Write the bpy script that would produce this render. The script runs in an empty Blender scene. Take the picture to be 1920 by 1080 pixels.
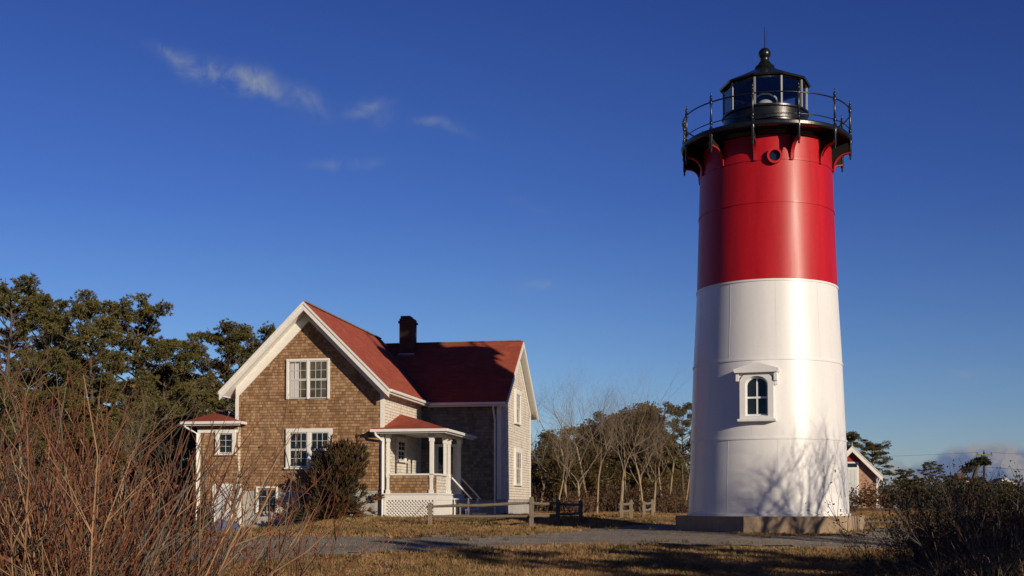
import bpy, bmesh, math, random
import numpy as np
from mathutils import Vector, Matrix, noise as mnoise

# ------------------------------------------------------------------ camera, sky, sun, exposure
R = math.radians
F = 2200.0            # focal length in pixels of the 1920 wide photograph
HOR = 945.0           # horizon row
PITCH = R(2.0)
PPY = HOR - F * math.tan(PITCH)
EYE = Vector((0, 0, 1.6))
SUN_AZ, SUN_EL = R(38.5), R(14.0)

scene = bpy.context.scene
COL = scene.collection
cam_d = bpy.data.cameras.new("camera")
cam = bpy.data.objects.new("camera", cam_d)
COL.objects.link(cam)
cam.location = EYE
cam.rotation_euler = (R(90) + PITCH, 0, 0)
cam_d.sensor_width = 36
cam_d.lens = F / 1920 * 36
cam_d.shift_y = (PPY - 540) / 1920
cam_d.clip_start, cam_d.clip_end = 0.1, 4000
scene.camera = cam

world = bpy.data.worlds.new("World")
scene.world = world
world.use_nodes = True
scene.view_settings.view_transform = 'Standard'
scene.view_settings.look = 'None'
scene.view_settings.gamma = 1
scene.view_settings.use_curve_mapping = False
scene.view_settings.exposure = -0.20


class NT:
    """small helper for node trees"""
    def __init__(s, nt):
        s.nt = nt
    def n(s, typ, ins=None, **kw):
        nd = s.nt.nodes.new(typ)
        for k, v in kw.items():
            setattr(nd, k, v)
        for k, v in (ins or {}).items():
            if isinstance(v, bpy.types.NodeSocket):
                s.nt.links.new(v, nd.inputs[k])
            else:
                nd.inputs[k].default_value = v
        return nd
    def math(s, op, a, b=0.0, c=0.0, clamp=False):
        nd = s.n('ShaderNodeMath', {0: a, 1: b, 2: c}, operation=op, use_clamp=clamp)
        return nd.outputs[0]
    def vmath(s, op, a, b=(0, 0, 0)):
        nd = s.n('ShaderNodeVectorMath', {0: a, 1: b}, operation=op)
        return nd.outputs[0]
    def mix(s, fac, a, b, blend='MIX'):
        nd = s.n('ShaderNodeMix', data_type='RGBA', blend_type=blend)
        for i, v in ((0, fac), (6, a), (7, b)):
            if isinstance(v, bpy.types.NodeSocket):
                s.nt.links.new(v, nd.inputs[i])
            else:
                nd.inputs[i].default_value = v if i == 0 or len(v) == 4 else (*v, 1)
        return nd.outputs[2]
    def ramp(s, fac, stops, interp='LINEAR'):
        nd = s.n('ShaderNodeValToRGB', {0: fac})
        cr = nd.color_ramp
        cr.interpolation = interp
        while len(cr.elements) < len(stops):
            cr.elements.new(0.5)
        for e, (p, c) in zip(cr.elements, stops):
            e.position = p
            e.color = c if len(c) == 4 else (*c, 1)
        return nd.outputs[0]
    def noise(s, vec, scale, detail=4, rough=0.55, dist=0.0):
        nd = s.n('ShaderNodeTexNoise', {'Vector': vec, 'Scale': scale, 'Detail': detail, 'Roughness': rough, 'Distortion': dist})
        return nd.outputs[0]
    def maprange(s, v, a, b, c=0.0, d=1.0, smooth=False):
        nd = s.n('ShaderNodeMapRange', {0: v, 1: a, 2: b, 3: c, 4: d}, interpolation_type='SMOOTHSTEP' if smooth else 'LINEAR')
        return nd.outputs[0]


def build_world():
    nt = world.node_tree
    nt.nodes.clear()
    t = NT(nt)
    sky = t.n('ShaderNodeTexSky', sky_type='NISHITA', sun_disc=False, sun_elevation=SUN_EL,
              sun_rotation=R(180) - SUN_AZ, altitude=20, air_density=1.0, dust_density=0.05, ozone_density=5.0)
    co = t.n('ShaderNodeTexCoord').outputs['Generated']
    sep = t.n('ShaderNodeSeparateXYZ', {0: co})
    x, y, z = sep.outputs
    # polarised deep blue, darker up and right; zenith dimmed further to cut fill light
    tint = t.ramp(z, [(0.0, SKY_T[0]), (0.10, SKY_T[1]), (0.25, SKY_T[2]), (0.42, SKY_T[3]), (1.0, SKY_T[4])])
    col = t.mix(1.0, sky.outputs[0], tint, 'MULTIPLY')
    side = t.maprange(y, 0.0, 0.82, 0.27, 1.0, True)  # dims sky beside and behind the view so shaded faces get less fill
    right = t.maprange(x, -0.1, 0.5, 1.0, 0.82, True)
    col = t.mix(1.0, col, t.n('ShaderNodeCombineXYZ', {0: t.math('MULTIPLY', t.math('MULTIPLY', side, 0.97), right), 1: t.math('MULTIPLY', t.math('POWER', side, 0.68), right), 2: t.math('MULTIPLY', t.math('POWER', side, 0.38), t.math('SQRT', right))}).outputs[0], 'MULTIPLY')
    # clouds, as directions on the sky: u = x/y, v = z/y
    ys = t.math('MAXIMUM', y, 0.05)
    u = t.math('DIVIDE', x, ys)
    v = t.math('DIVIDE', z, ys)
    uv = t.n('ShaderNodeCombineXYZ', {0: u, 1: v, 2: 0.0}).outputs[0]
    nz = t.noise(uv, 34, 6, 0.62, 0.6)
    nz2 = t.noise(uv, 11, 3, 0.5)
    wob = t.math('MULTIPLY', t.math('SUBTRACT', nz2, 0.5), 0.06)
    v2 = t.math('ADD', v, wob)
    total = None
    for (px, py, hw, hh, ang, k) in CLOUDS:
        cu, cv = (px - 960) / F, (HOR - py) / F
        c, s_ = math.cos(R(ang)), math.sin(R(ang))
        du = t.math('SUBTRACT', u, cu)
        dv = t.math('SUBTRACT', v2, cv)
        a = t.math('DIVIDE', t.math('MULTIPLY_ADD', du, c, t.math('MULTIPLY', dv, s_)), hw / F)
        b = t.math('DIVIDE', t.math('MULTIPLY_ADD', dv, c, t.math('MULTIPLY', du, -s_)), hh / F)
        r2 = t.math('MULTIPLY_ADD', a, a, t.math('MULTIPLY', b, b))
        g = t.math('MULTIPLY', t.math('EXPONENT', t.math('MULTIPLY', r2, -1.0)), k)
        total = g if total is None else t.math('ADD', total, g)
    m = t.math('MULTIPLY', total, t.maprange(nz, 0.32, 0.72, 0.0, 1.0))
    m = t.math('MULTIPLY', m, t.math('GREATER_THAN', y, 0.05))
    m = t.math('MINIMUM', m, 0.85)
    col = t.mix(m, col, CLOUD_COL)
    # cumulus bank low on the right horizon
    bank_n = t.noise(uv, 17, 5, 0.55)
    top = t.math('ADD', t.maprange(u, 0.30, 0.44, 0.030, 0.052), t.math('MULTIPLY', t.math('SUBTRACT', bank_n, 0.5), 0.055))
    bm = t.maprange(t.math('SUBTRACT', top, v), -0.006, 0.008, 0.0, 1.0, True)
    bm = t.math('MULTIPLY', bm, t.maprange(u, 0.30, 0.345, 0.0, 1.0, True))
    bm = t.math('MULTIPLY', bm, t.math('GREATER_THAN', y, 0.05))
    uvl = t.vmath('ADD', uv, (0.010, 0.010, 0))
    lit = t.maprange(t.math('SUBTRACT', bank_n, t.noise(uvl, 17, 5, 0.55)), -0.02, 0.10, 0.0, 1.0)
    bc = t.mix(lit, BANK[0], BANK[1])
    col = t.mix(t.math('MULTIPLY', bm, 0.9), col, bc)
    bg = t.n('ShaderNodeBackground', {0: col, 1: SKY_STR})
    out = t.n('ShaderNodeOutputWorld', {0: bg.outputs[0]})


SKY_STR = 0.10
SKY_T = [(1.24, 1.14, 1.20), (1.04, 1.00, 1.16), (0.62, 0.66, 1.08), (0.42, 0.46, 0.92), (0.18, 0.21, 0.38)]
CLOUD_COL = (3.4, 3.8, 4.1)
BANK = [(1.15, 1.6, 3.0), (3.3, 3.1, 3.25)]
# px, py, half width, half height, tilt (deg, + = rising to the right), strength
CLOUDS = [(370, 128, 70, 15, -22, 0.75), (455, 140, 62, 17, -10, 0.95), (505, 166, 28, 14, -30, 0.5), (300, 98, 20, 10, -40, 0.35),
          (570, 178, 34, 18, -20, 0.5), (685, 183, 34, 11, 5, 0.62), (715, 205, 20, 20, 0, 0.2),
          (825, 229, 46, 12, -8, 0.40), (645, 292, 56, 9, 0, 0.38), (1020, 538, 40, 9, 0, 0.33), (1815, 709, 44, 9, 4, 0.22),
          (990, 375, 40, 10, 0, 0.12)]
build_world()

sun_d = bpy.data.lights.new("sun", 'SUN')
sun_d.energy = 5.0
sun_d.angle = R(0.53)
sun_d.color = (1.0, 0.855, 0.665)
sun = bpy.data.objects.new("sun", sun_d)
COL.objects.link(sun)
SUNV = Vector((math.sin(SUN_AZ) * math.cos(SUN_EL), -math.cos(SUN_AZ) * math.cos(SUN_EL), math.sin(SUN_EL)))
sun.rotation_euler = SUNV.to_track_quat('Z', 'Y').to_euler()
sun.location = SUNV * 80


# ------------------------------------------------------------------ measuring helpers
FWD = Vector((0, math.cos(PITCH), math.sin(PITCH)))
UPV = Vector((0, -math.sin(PITCH), math.cos(PITCH)))


def ray(px, py):
    return Vector(((px - 960) / F, 0, 0)) + UPV * ((PPY - py) / F) + FWD


def at(px, py, Y):
    d = ray(px, py)
    return EYE + d * (Y / d.y)


def S(t):
    t = min(1, max(0, t))
    return t * t * (3 - 2 * t)


GT = [(-60, -1.6), (10, -1.6), (24, -1.5), (29, -1.18), (34, -0.86), (38, -0.72), (43.5, -0.475), (46, -0.46), (60, -0.48), (78, -0.28), (110, -0.4), (200, -1.0), (900, -6.0)]
GX = [a for a, b in GT]
GY = [b for a, b in GT]
GT2 = [(-60, -1.6), (10, -1.6), (24, -1.5), (29, -1.18), (34, -0.87), (40, -0.82), (44, -0.75), (47, -0.53), (60, -0.48), (78, -0.28), (110, -0.4), (200, -1.0), (900, -6.0)]
GX2 = [a for a, b in GT2]
GY2 = [b for a, b in GT2]


def gz(x, y):
    w = S((x + 0.8) / 2.2)
    z = float(np.interp(y, GX, GY)) * (1 - w) + float(np.interp(y, GX2, GY2)) * w
    z -= 0.44 * S((-5.6 - x) / 4.1) * S((y - 33) / 7) * (1 - S((y - 60) / 14))
    z += 0.03 * mnoise.noise(Vector((x * 0.25, y * 0.25, 0))) + 0.015 * mnoise.noise(Vector((x * 0.9, y * 0.9, 3)))
    return z + 1.6


def ground_at(px, py):
    d = ray(px, py)
    t = 8.0
    while t < 400:
        p = EYE + d * t
        if p.z < gz(p.x, p.y):
            return p
        t += 0.1
    return EYE + d * 400


# ------------------------------------------------------------------ mesh helpers
class MB:
    def __init__(s):
        s.v, s.f = [], []
        s.mi = []
        s.m = 0

    def add(s, vs, fs):
        o = len(s.v)
        s.v.extend([tuple(p) for p in vs])
        s.f.extend([tuple(i + o for i in f) for f in fs])
        s.mi.extend([s.m] * len(fs))
        return s

    def box(s, x0, x1, y0, y1, z0, z1, T=None):
        vs = [(x, y, z) for z in (z0, z1) for y in (y0, y1) for x in (x0, x1)]
        if T:
            vs = [T(*p) for p in vs]
        return s.add(vs, [(0, 2, 3, 1), (4, 5, 7, 6), (0, 1, 5, 4), (2, 6, 7, 3), (0, 4, 6, 2), (1, 3, 7, 5)])

    def prism(s, poly, d0, d1, T):
        """poly: list of (u, v); extruded between w = d0 and d1; T(u, v, w)"""
        n = len(poly)
        vs = [T(u, v, d0) for u, v in poly] + [T(u, v, d1) for u, v in poly]
        fs = [tuple(range(n))[::-1], tuple(range(n, 2 * n))]
        fs += [(i, (i + 1) % n, n + (i + 1) % n, n + i) for i in range(n)]
        return s.add(vs, fs)

    def ringprism(s, outer, inner, d0, d1, T):
        n = len(outer)
        vs = [T(u, v, d) for d in (d0, d1) for u, v in outer + inner]
        fs = []
        for i in range(n):
            j = (i + 1) % n
            fs += [(i, n + i, n + j, j), (2 * n + i, 2 * n + j, 3 * n + j, 3 * n + i),
                   (i, j, 2 * n + j, 2 * n + i), (n + i, 3 * n + i, 3 * n + j, n + j)]
        return s.add(vs, fs)

    def beam(s, p, q, w, h, up=(0, 0, 1)):
        p, q = Vector(p), Vector(q)
        d = (q - p).normalized()
        side = d.cross(Vector(up))
        if side.length < 1e-4:
            side = d.cross(Vector((1, 0, 0)))
        side.normalize()
        u = side.cross(d).normalized()
        vs = []
        for e in (p, q):
            for a, b in ((-1, -1), (1, -1), (1, 1), (-1, 1)):
                vs.append(e + side * (a * w / 2) + u * (b * h / 2))
        return s.add(vs, [(0, 3, 2, 1), (4, 5, 6, 7), (0, 1, 5, 4), (1, 2, 6, 5), (2, 3, 7, 6), (3, 0, 4, 7)])

    def tube(s, pts, rads, n=6, cap=True):
        pts = [Vector(p) for p in pts]
        if not hasattr(rads, '__len__'):
            rads = [rads] * len(pts)
        vs, fs = [], []
        ref = None
        for i, p in enumerate(pts):
            d = (pts[min(i + 1, len(pts) - 1)] - pts[max(i - 1, 0)]).normalized()
            if ref is None:
                ref = d.orthogonal().normalized()
            ref = (ref - d * ref.dot(d))
            if ref.length < 1e-5:
                ref = d.orthogonal()
            ref.normalize()
            b = d.cross(ref)
            for k in range(n):
                a = 2 * math.pi * k / n
                vs.append(p + (ref * math.cos(a) + b * math.sin(a)) * rads[i])
        for i in range(len(pts) - 1):
            for k in range(n):
                k2 = (k + 1) % n
                fs.append((i * n + k, i * n + k2, (i + 1) * n + k2, (i + 1) * n + k))
        if cap:
            fs.append(tuple(range(n))[::-1])
            fs.append(tuple(range((len(pts) - 1) * n, len(pts) * n)))
        return s.add(vs, fs)

    def lathe(s, prof, n=64, c=(0, 0), a0=0.0, a1=2 * math.pi, caps=False):
        full = abs(a1 - a0 - 2 * math.pi) < 1e-6
        m = n if full else n + 1
        vs, fs = [], []
        for r, z in prof:
            for k in range(m):
                a = a0 + (a1 - a0) * k / n
                vs.append((c[0] + r * math.sin(a), c[1] - r * math.cos(a), z))
        for i in range(len(prof) - 1):
            for k in range(n):
                k2 = (k + 1) % m
                fs.append((i * m + k, i * m + k2, (i + 1) * m + k2, (i + 1) * m + k))
        if caps:
            fs.append(tuple(range(m))[::-1])
            fs.append(tuple(range((len(prof) - 1) * m, len(prof) * m)))
        return s.add(vs, fs)

    def build(s, name, mats, parent=None, smooth=None, recalc=True, bevel=0):
        me = bpy.data.meshes.new(name)
        me.from_pydata(s.v, [], s.f)
        if not isinstance(mats, (list, tuple)):
            mats = [mats]
        for m in mats:
            me.materials.append(m)
        if len(mats) > 1:
            me.polygons.foreach_set('material_index', s.mi)
        if recalc:
            bm = bmesh.new()
            bm.from_mesh(me)
            bmesh.ops.recalc_face_normals(bm, faces=bm.faces)
            bm.to_mesh(me)
            bm.free()
        if smooth is not None:
            me.polygons.foreach_set('use_smooth', [True] * len(me.polygons))
            if smooth < 180:
                me.set_sharp_from_angle(angle=R(smooth))
        me.update()
        o = bpy.data.objects.new(name, me)
        COL.objects.link(o)
        o.parent = parent
        if bevel:
            b = o.modifiers.new('bevel', 'BEVEL')
            b.width = bevel
            b.segments = 2
            b.limit_method = 'ANGLE'
        return o


def np_mesh(name, V, T, mat, parent=None):
    """triangles from numpy arrays"""
    me = bpy.data.meshes.new(name)
    V = np.asarray(V, np.float32)
    T = np.asarray(T, np.int32)
    me.vertices.add(len(V))
    me.vertices.foreach_set('co', V.ravel())
    me.loops.add(T.size)
    me.loops.foreach_set('vertex_index', T.ravel())
    me.polygons.add(len(T))
    me.polygons.foreach_set('loop_start', np.arange(0, T.size, 3, dtype=np.int32))
    me.polygons.foreach_set('loop_total', np.full(len(T), 3, np.int32))
    for m in (mat if isinstance(mat, (list, tuple)) else [mat]):
        me.materials.append(m)
    me.update(calc_edges=True)
    o = bpy.data.objects.new(name, me)
    COL.objects.link(o)
    o.parent = parent
    return o


def empty(name, loc=(0, 0, 0), rz=0.0):
    o = bpy.data.objects.new(name, None)
    o.location = loc
    o.rotation_euler = (0, 0, rz)
    o.empty_display_size = 0.3
    COL.objects.link(o)
    return o


def tag(o, label=None, cat=None, group=None, kind=None):
    if label:
        o['label'] = label
    if cat:
        o['category'] = cat
    if group:
        o['group'] = group
    if kind:
        o['kind'] = kind
    return o


def dup(root, loc, rz=0.0, sc=1.0, label=None, cat=None, group=None):
    r = root.copy()
    COL.objects.link(r)
    r.location = loc
    r.rotation_euler = (0, 0, rz)
    r.scale = (sc, sc, sc) if not hasattr(sc, '__len__') else sc
    tag(r, label, cat, group)
    for ch in list(root.children):
        c = ch.copy()
        COL.objects.link(c)
        c.parent = r
        for g in ch.children:
            d = g.copy()
            COL.objects.link(d)
            d.parent = c
    return r


# ------------------------------------------------------------------ materials
def mat(name, col=(0.5, 0.5, 0.5), rough=0.6, spec=0.5, metal=0.0):
    m = bpy.data.materials.new(name)
    m.use_nodes = True
    b = m.node_tree.nodes['Principled BSDF']
    b.inputs['Base Color'].default_value = (*col, 1)
    b.inputs['Roughness'].default_value = rough
    b.inputs['Metallic'].default_value = metal
    b.inputs['Specular IOR Level'].default_value = spec
    return m, NT(m.node_tree), b


def link(t, a, b):
    t.nt.links.new(a, b)


def bump(t, b, h, strength=0.4, dist=0.02):
    nd = t.n('ShaderNodeBump', {'Strength': strength, 'Distance': dist, 'Height': h})
    link(t, nd.outputs[0], b.inputs['Normal'])
    return nd


def obj_co(t):
    return t.n('ShaderNodeTexCoord').outputs['Object']


def paint_mat(name, col, rough, var=0.06, scale=1.2, streak=True, bumps=0.15, spec=0.5, dirt=None):
    m, t, b = mat(name, col, rough, spec)
    co = obj_co(t)
    st = t.vmath('MULTIPLY', co, (1, 1, 0.12)) if streak else co
    n1 = t.noise(st, scale * 3.2, 5, 0.6)
    n2 = t.noise(co, scale * 14, 4, 0.6)
    f = t.math('ADD', t.math('MULTIPLY', n1, 0.7), t.math('MULTIPLY', n2, 0.3))
    lo = tuple(c * (1 - var * 2.2) for c in col)
    hi = tuple(min(1, c * (1 + var)) for c in col)
    c = t.ramp(f, [(0.25, lo), (0.6, col), (0.8, hi)])
    if dirt:
        d = t.maprange(t.noise(st, scale * 5.5, 6, 0.7), 0.60, 0.76, 0, 0.45)
        c = t.mix(d, c, dirt)
    link(t, c, b.inputs['Base Color'])
    link(t, t.maprange(n1, 0.3, 0.7, rough * 0.9, min(1, rough * 1.15)), b.inputs['Roughness'])
    if bumps:
        bump(t, b, t.math('ADD', n2, t.math('MULTIPLY', n1, 0.6)), bumps, 0.02)
    return m


M = {}
M['tower_white'] = paint_mat('white_tower_paint', (0.78, 0.775, 0.765), 0.36, 0.05, 0.7, True, 0.0, 0.5, (0.66, 0.60, 0.50))
M['tower_red'] = paint_mat('red_tower_paint', (0.47, 0.008, 0.014), 0.40, 0.14, 0.7, True, 0.0, 0.34, (0.36, 0.022, 0.020))
M['bracket_red'] = paint_mat('red_bracket_paint', (0.46, 0.010, 0.018), 0.6, 0.10, 0.7, False, 0.10, 0.3)
M['black_dull'] = paint_mat('dull_black_iron', (0.012, 0.011, 0.011), 0.75, 0.2, 2.0, False, 0.1, 0.15)
M['black_paint'] = paint_mat('black_iron_paint', (0.010, 0.011, 0.012), 0.28, 0.2, 2.0, False, 0.12)
M['trim'] = paint_mat('white_trim_paint', (0.78, 0.76, 0.71), 0.55, 0.05, 2.0, False, 0.1, 0.35, (0.52, 0.47, 0.38))
M['sash'] = paint_mat('sash_paint', (0.62, 0.62, 0.58), 0.5, 0.05, 2.0, False, 0.05)
M['white_metal'] = paint_mat('white_gutter_paint', (0.78, 0.76, 0.72), 0.4, 0.04, 1.5, False, 0.05)


def concrete(name, col, scale=1.0):
    m, t, b = mat(name, col, 0.9, 0.2)
    co = obj_co(t)
    n1 = t.noise(co, 1.6 * scale, 6, 0.65)
    n2 = t.noise(co, 26 * scale, 5, 0.7)
    st = t.noise(t.vmath('MULTIPLY', co, (3, 3, 0.5)), 1.7, 5, 0.6)
    f = t.math('ADD', t.math('MULTIPLY', n1, 0.55), t.math('MULTIPLY', n2, 0.45))
    c = t.ramp(f, [(0.3, tuple(x * 0.6 for x in col)), (0.5, col), (0.7, tuple(min(1, x * 1.25) for x in col))])
    c = t.mix(t.maprange(st, 0.5, 0.75, 0, 0.55), c, tuple(x * 0.4 for x in col))
    link(t, c, b.inputs['Base Color'])
    bump(t, b, f, 0.5, 0.03)
    return m


M['concrete'] = concrete('pedestal_concrete', (0.36, 0.27, 0.18))
M['foundation'] = concrete('foundation_concrete', (0.42, 0.41, 0.38), 0.8)


def shingle(name, axis, c1, c2, c3, w=0.17, row=0.14, gapk=0.35, stain=(0.10, 0.06, 0.03)):
    m, t, b = mat(name, c1, 0.85, 0.25)
    co = obj_co(t)
    sep = t.n('ShaderNodeSeparateXYZ', {0: co})
    u = sep.outputs[0] if axis == 'x' else sep.outputs[1]
    z = sep.outputs[2]
    rowf = t.math('FLOOR', t.math('DIVIDE', z, row))
    wn = t.n('ShaderNodeTexWhiteNoise', {'W': rowf}, noise_dimensions='1D').outputs[0]
    uu = t.math('ADD', u, t.math('MULTIPLY', wn, 5.3))
    # wobble so the shingle widths vary
    wb = t.n('ShaderNodeTexNoise', {'Vector': t.n('ShaderNodeCombineXYZ', {0: uu, 1: rowf, 2: 0.0}).outputs[0], 'Scale': 2.3, 'Detail': 1.0}).outputs[0]
    uu = t.math('ADD', uu, t.math('MULTIPLY', wb, 0.55))
    vec = t.n('ShaderNodeCombineXYZ', {0: uu, 1: z, 2: 0.0}).outputs[0]
    br = t.n('ShaderNodeTexBrick', {'Vector': vec, 'Color1': (0, 0, 0, 1), 'Color2': (1, 1, 1, 1), 'Mortar': (0.5, 0.5, 0.5, 1), 'Scale': 1.0,
                                    'Mortar Size': 0.006, 'Mortar Smooth': 0.2, 'Bias': 0.0, 'Brick Width': w, 'Row Height': row},
             offset=0.5, squash=1.0)
    rnd = t.n('ShaderNodeSeparateColor', {0: br.outputs[0]}).outputs[0]
    n1 = t.noise(co, 0.75, 4, 0.6)
    n2 = t.noise(t.n('ShaderNodeCombineXYZ', {0: t.math('MULTIPLY', uu, 30.0), 1: t.math('MULTIPLY', z, 3.0), 2: 0.0}).outputs[0], 1.0, 4, 0.6)
    f = t.math('ADD', t.math('MULTIPLY', rnd, 0.36), t.math('ADD', t.math('MULTIPLY', n1, 0.34), t.math('MULTIPLY', n2, 0.30)))
    c = t.ramp(f, [(0.18, c3), (0.45, c1), (0.82, c2)])
    st = t.maprange(t.noise(t.vmath('MULTIPLY', co, (1.6, 1.6, 0.5)), 1.1, 5, 0.62), 0.52, 0.72, 0, 0.55)
    c = t.mix(st, c, stain, 'MIX')
    # shadowless joint: the dark gap between shingles is real depth, so mostly bump; a thin stain in the joint
    c = t.mix(t.math('MULTIPLY', br.outputs[1], gapk), c, tuple(x * 0.3 for x in c3))
    link(t, c, b.inputs['Base Color'])
    fr = t.math('FRACT', t.math('DIVIDE', z, row))
    # butt edge: each course stands proud at its bottom
    saw = t.math('SUBTRACT', 1.0, fr)
    edge = t.maprange(fr, 0.0, 0.10, 0.0, 1.0)
    h = t.math('MULTIPLY', t.math('MULTIPLY', saw, edge), 1.0)
    h = t.math('ADD', h, t.math('ADD', t.math('MULTIPLY', rnd, 0.35), t.math('MULTIPLY', n2, 0.2)))
    h = t.math('SUBTRACT', h, t.math('MULTIPLY', br.outputs[1], 0.8))
    bump(t, b, h, 0.9, 0.022)
    return m


M['shingle_brown'] = shingle('brown_cedar_shingles', 'x', (0.28, 0.160, 0.082), (0.50, 0.335, 0.20), (0.12, 0.060, 0.028), 0.115, 0.115)
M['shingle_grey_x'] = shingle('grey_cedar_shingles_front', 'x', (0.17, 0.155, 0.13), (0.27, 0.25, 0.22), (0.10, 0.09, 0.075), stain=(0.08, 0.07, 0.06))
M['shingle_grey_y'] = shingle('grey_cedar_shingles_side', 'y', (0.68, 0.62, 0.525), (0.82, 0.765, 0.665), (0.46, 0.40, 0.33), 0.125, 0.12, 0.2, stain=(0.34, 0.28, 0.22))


def roof_mat(name, axis='y'):
    m, t, b = mat(name, (0.3, 0.06, 0.04), 0.9, 0.2)
    co = obj_co(t)
    n1 = t.noise(co, 1.3, 5, 0.6)
    n2 = t.noise(co, 45, 4, 0.7)
    sep = t.n('ShaderNodeSeparateXYZ', {0: co})
    u = sep.outputs[1] if axis == 'y' else sep.outputs[0]
    vec = t.n('ShaderNodeCombineXYZ', {0: u, 1: t.math('MULTIPLY', sep.outputs[2], 1.0), 2: 0.0}).outputs[0]
    br = t.n('ShaderNodeTexBrick', {'Vector': vec, 'Color1': (0.2, 0.2, 0.2, 1), 'Color2': (0.8, 0.8, 0.8, 1), 'Mortar': (0.1, 0.1, 0.1, 1), 'Scale': 1.0,
                                    'Mortar Size': 0.004, 'Brick Width': 0.31, 'Row Height': 0.1}, offset=0.5)
    rnd = t.n('ShaderNodeSeparateColor', {0: br.outputs[0]}).outputs[0]
    f = t.math('ADD', t.math('MULTIPLY', n1, 0.4), t.math('ADD', t.math('MULTIPLY', n2, 0.3), t.math('MULTIPLY', rnd, 0.3)))
    c = t.ramp(f, [(0.3, (0.27, 0.058, 0.034)), (0.5, (0.35, 0.080, 0.047)), (0.72, (0.44, 0.115, 0.07))])
    link(t, c, b.inputs['Base Color'])
    bump(t, b, t.math('ADD', n2, t.math('MULTIPLY', rnd, 0.7)), 0.4, 0.01)
    return m


M['roof_main'] = roof_mat('red_asphalt_roof', 'y')
M['roof_wing'] = roof_mat('red_asphalt_roof_cross', 'x')


def brick_mat(name, axis, c1, c2, mortar, scale=1.0):
    m, t, b = mat(name, c1, 0.9, 0.2)
    co = obj_co(t)
    sep = t.n('ShaderNodeSeparateXYZ', {0: co})
    if axis == 'xy':
        u = t.math('ADD', sep.outputs[0], sep.outputs[1])
    else:
        u = sep.outputs[0]
    vec = t.n('ShaderNodeCombineXYZ', {0: u, 1: sep.outputs[2], 2: 0.0}).outputs[0]
    br = t.n('ShaderNodeTexBrick', {'Vector': vec, 'Color1': (*c1, 1), 'Color2': (*c2, 1), 'Mortar': (*mortar, 1), 'Scale': scale,
                                    'Mortar Size': 0.012, 'Brick Width': 0.22, 'Row Height': 0.075}, offset=0.5)
    n = t.noise(co, 2.2, 5, 0.65)
    c = t.mix(t.maprange(n, 0.4, 0.7, 0, 0.6), br.outputs[0], tuple(x * 1.4 for x in mortar))
    link(t, c, b.inputs['Base Color'])
    bump(t, b, t.math('SUBTRACT', t.noise(co, 30, 4), br.outputs[1]), 0.6, 0.015)
    return m


M['brick'] = brick_mat('red_brick', 'xy', (0.30, 0.11, 0.06), (0.46, 0.22, 0.13), (0.38, 0.30, 0.22))
M['chimney_brick'] = brick_mat('dark_chimney_brick', 'xy', (0.10, 0.035, 0.022), (0.05, 0.025, 0.018), (0.10, 0.07, 0.05))


def simple(name, col, rough=0.8, var=0.35, scale=6, bumps=0.3, stretch=(1, 1, 1), spec=0.3, dist=0.02):
    m, t, b = mat(name, col, rough, spec)
    co = t.vmath('MULTIPLY', obj_co(t), stretch)
    n1 = t.noise(co, scale, 5, 0.65)
    c = t.ramp(n1, [(0.28, tuple(x * (1 - var) for x in col)), (0.5, col), (0.74, tuple(min(1, x * (1 + var)) for x in col))])
    link(t, c, b.inputs['Base Color'])
    if bumps:
        bump(t, b, n1, bumps, dist)
    return m


M['weathered_wood'] = simple('weathered_fence_wood', (0.19, 0.15, 0.11), 0.9, 0.4, 3, 0.5, (9, 9, 1.2))
M['pole_wood'] = simple('dark_pole_wood', (0.07, 0.055, 0.045), 0.9, 0.3, 5, 0.3, (4, 4, 0.6))
M['bark_pale'] = simple('pale_grey_bark', (0.30, 0.225, 0.14), 0.9, 0.35, 5, 0.5, (3, 3, 1))
M['twig_bark'] = simple('grey_brown_twigs', (0.215, 0.165, 0.115), 0.9, 0.3, 3, 0.0)
M['bark_dark'] = simple('dark_pine_bark', (0.10, 0.075, 0.055), 0.95, 0.4, 5, 0.6, (3, 3, 1))
M['stem_red'] = simple('reddish_brown_stems', (0.20, 0.080, 0.042), 0.7, 0.45, 2.2, 0.0)
M['stem_tan'] = simple('tan_stems', (0.36, 0.22, 0.12), 0.75, 0.35, 2.2, 0.0)
M['stem_dark'] = simple('dark_twigs', (0.085, 0.066, 0.048), 0.85, 0.4, 2.5, 0.0)
M['stem_grey'] = simple('grey_twigs', (0.16, 0.13, 0.10), 0.85, 0.35, 2.5, 0.0)
M['dead_leaf'] = simple('dead_leaves', (0.17, 0.075, 0.035), 0.8, 0.4, 3, 0.0)
M['blue_tarp'] = simple('blue_tarpaulin', (0.10, 0.16, 0.36), 0.45, 0.3, 4, 0.5, dist=0.06)
M['black_plastic'] = simple('dark_green_plastic', (0.03, 0.035, 0.02), 0.5, 0.2, 4, 0.1)


def leaf_mat(name, lo, mid, hi, scale=0.9, rough=0.7, trans=0.15):
    m, t, b = mat(name, mid, rough, 0.3)
    co = obj_co(t)
    n1 = t.noise(co, scale, 3, 0.6)
    n2 = t.noise(co, scale * 9, 3, 0.7)
    f = t.math('ADD', t.math('MULTIPLY', n1, 0.5), t.math('MULTIPLY', n2, 0.5))
    c = t.ramp(f, [(0.32, lo), (0.5, mid), (0.68, hi)])
    link(t, c, b.inputs['Base Color'])
    b.inputs['Transmission Weight'].default_value = 0.0
    tr = t.n('ShaderNodeBsdfTranslucent', {0: c})
    mx = t.n('ShaderNodeMixShader', {0: trans, 1: b.outputs[0], 2: tr.outputs[0]})
    out = t.nt.nodes['Material Output']
    link(t, mx.outputs[0], out.inputs[0])
    return m


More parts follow.
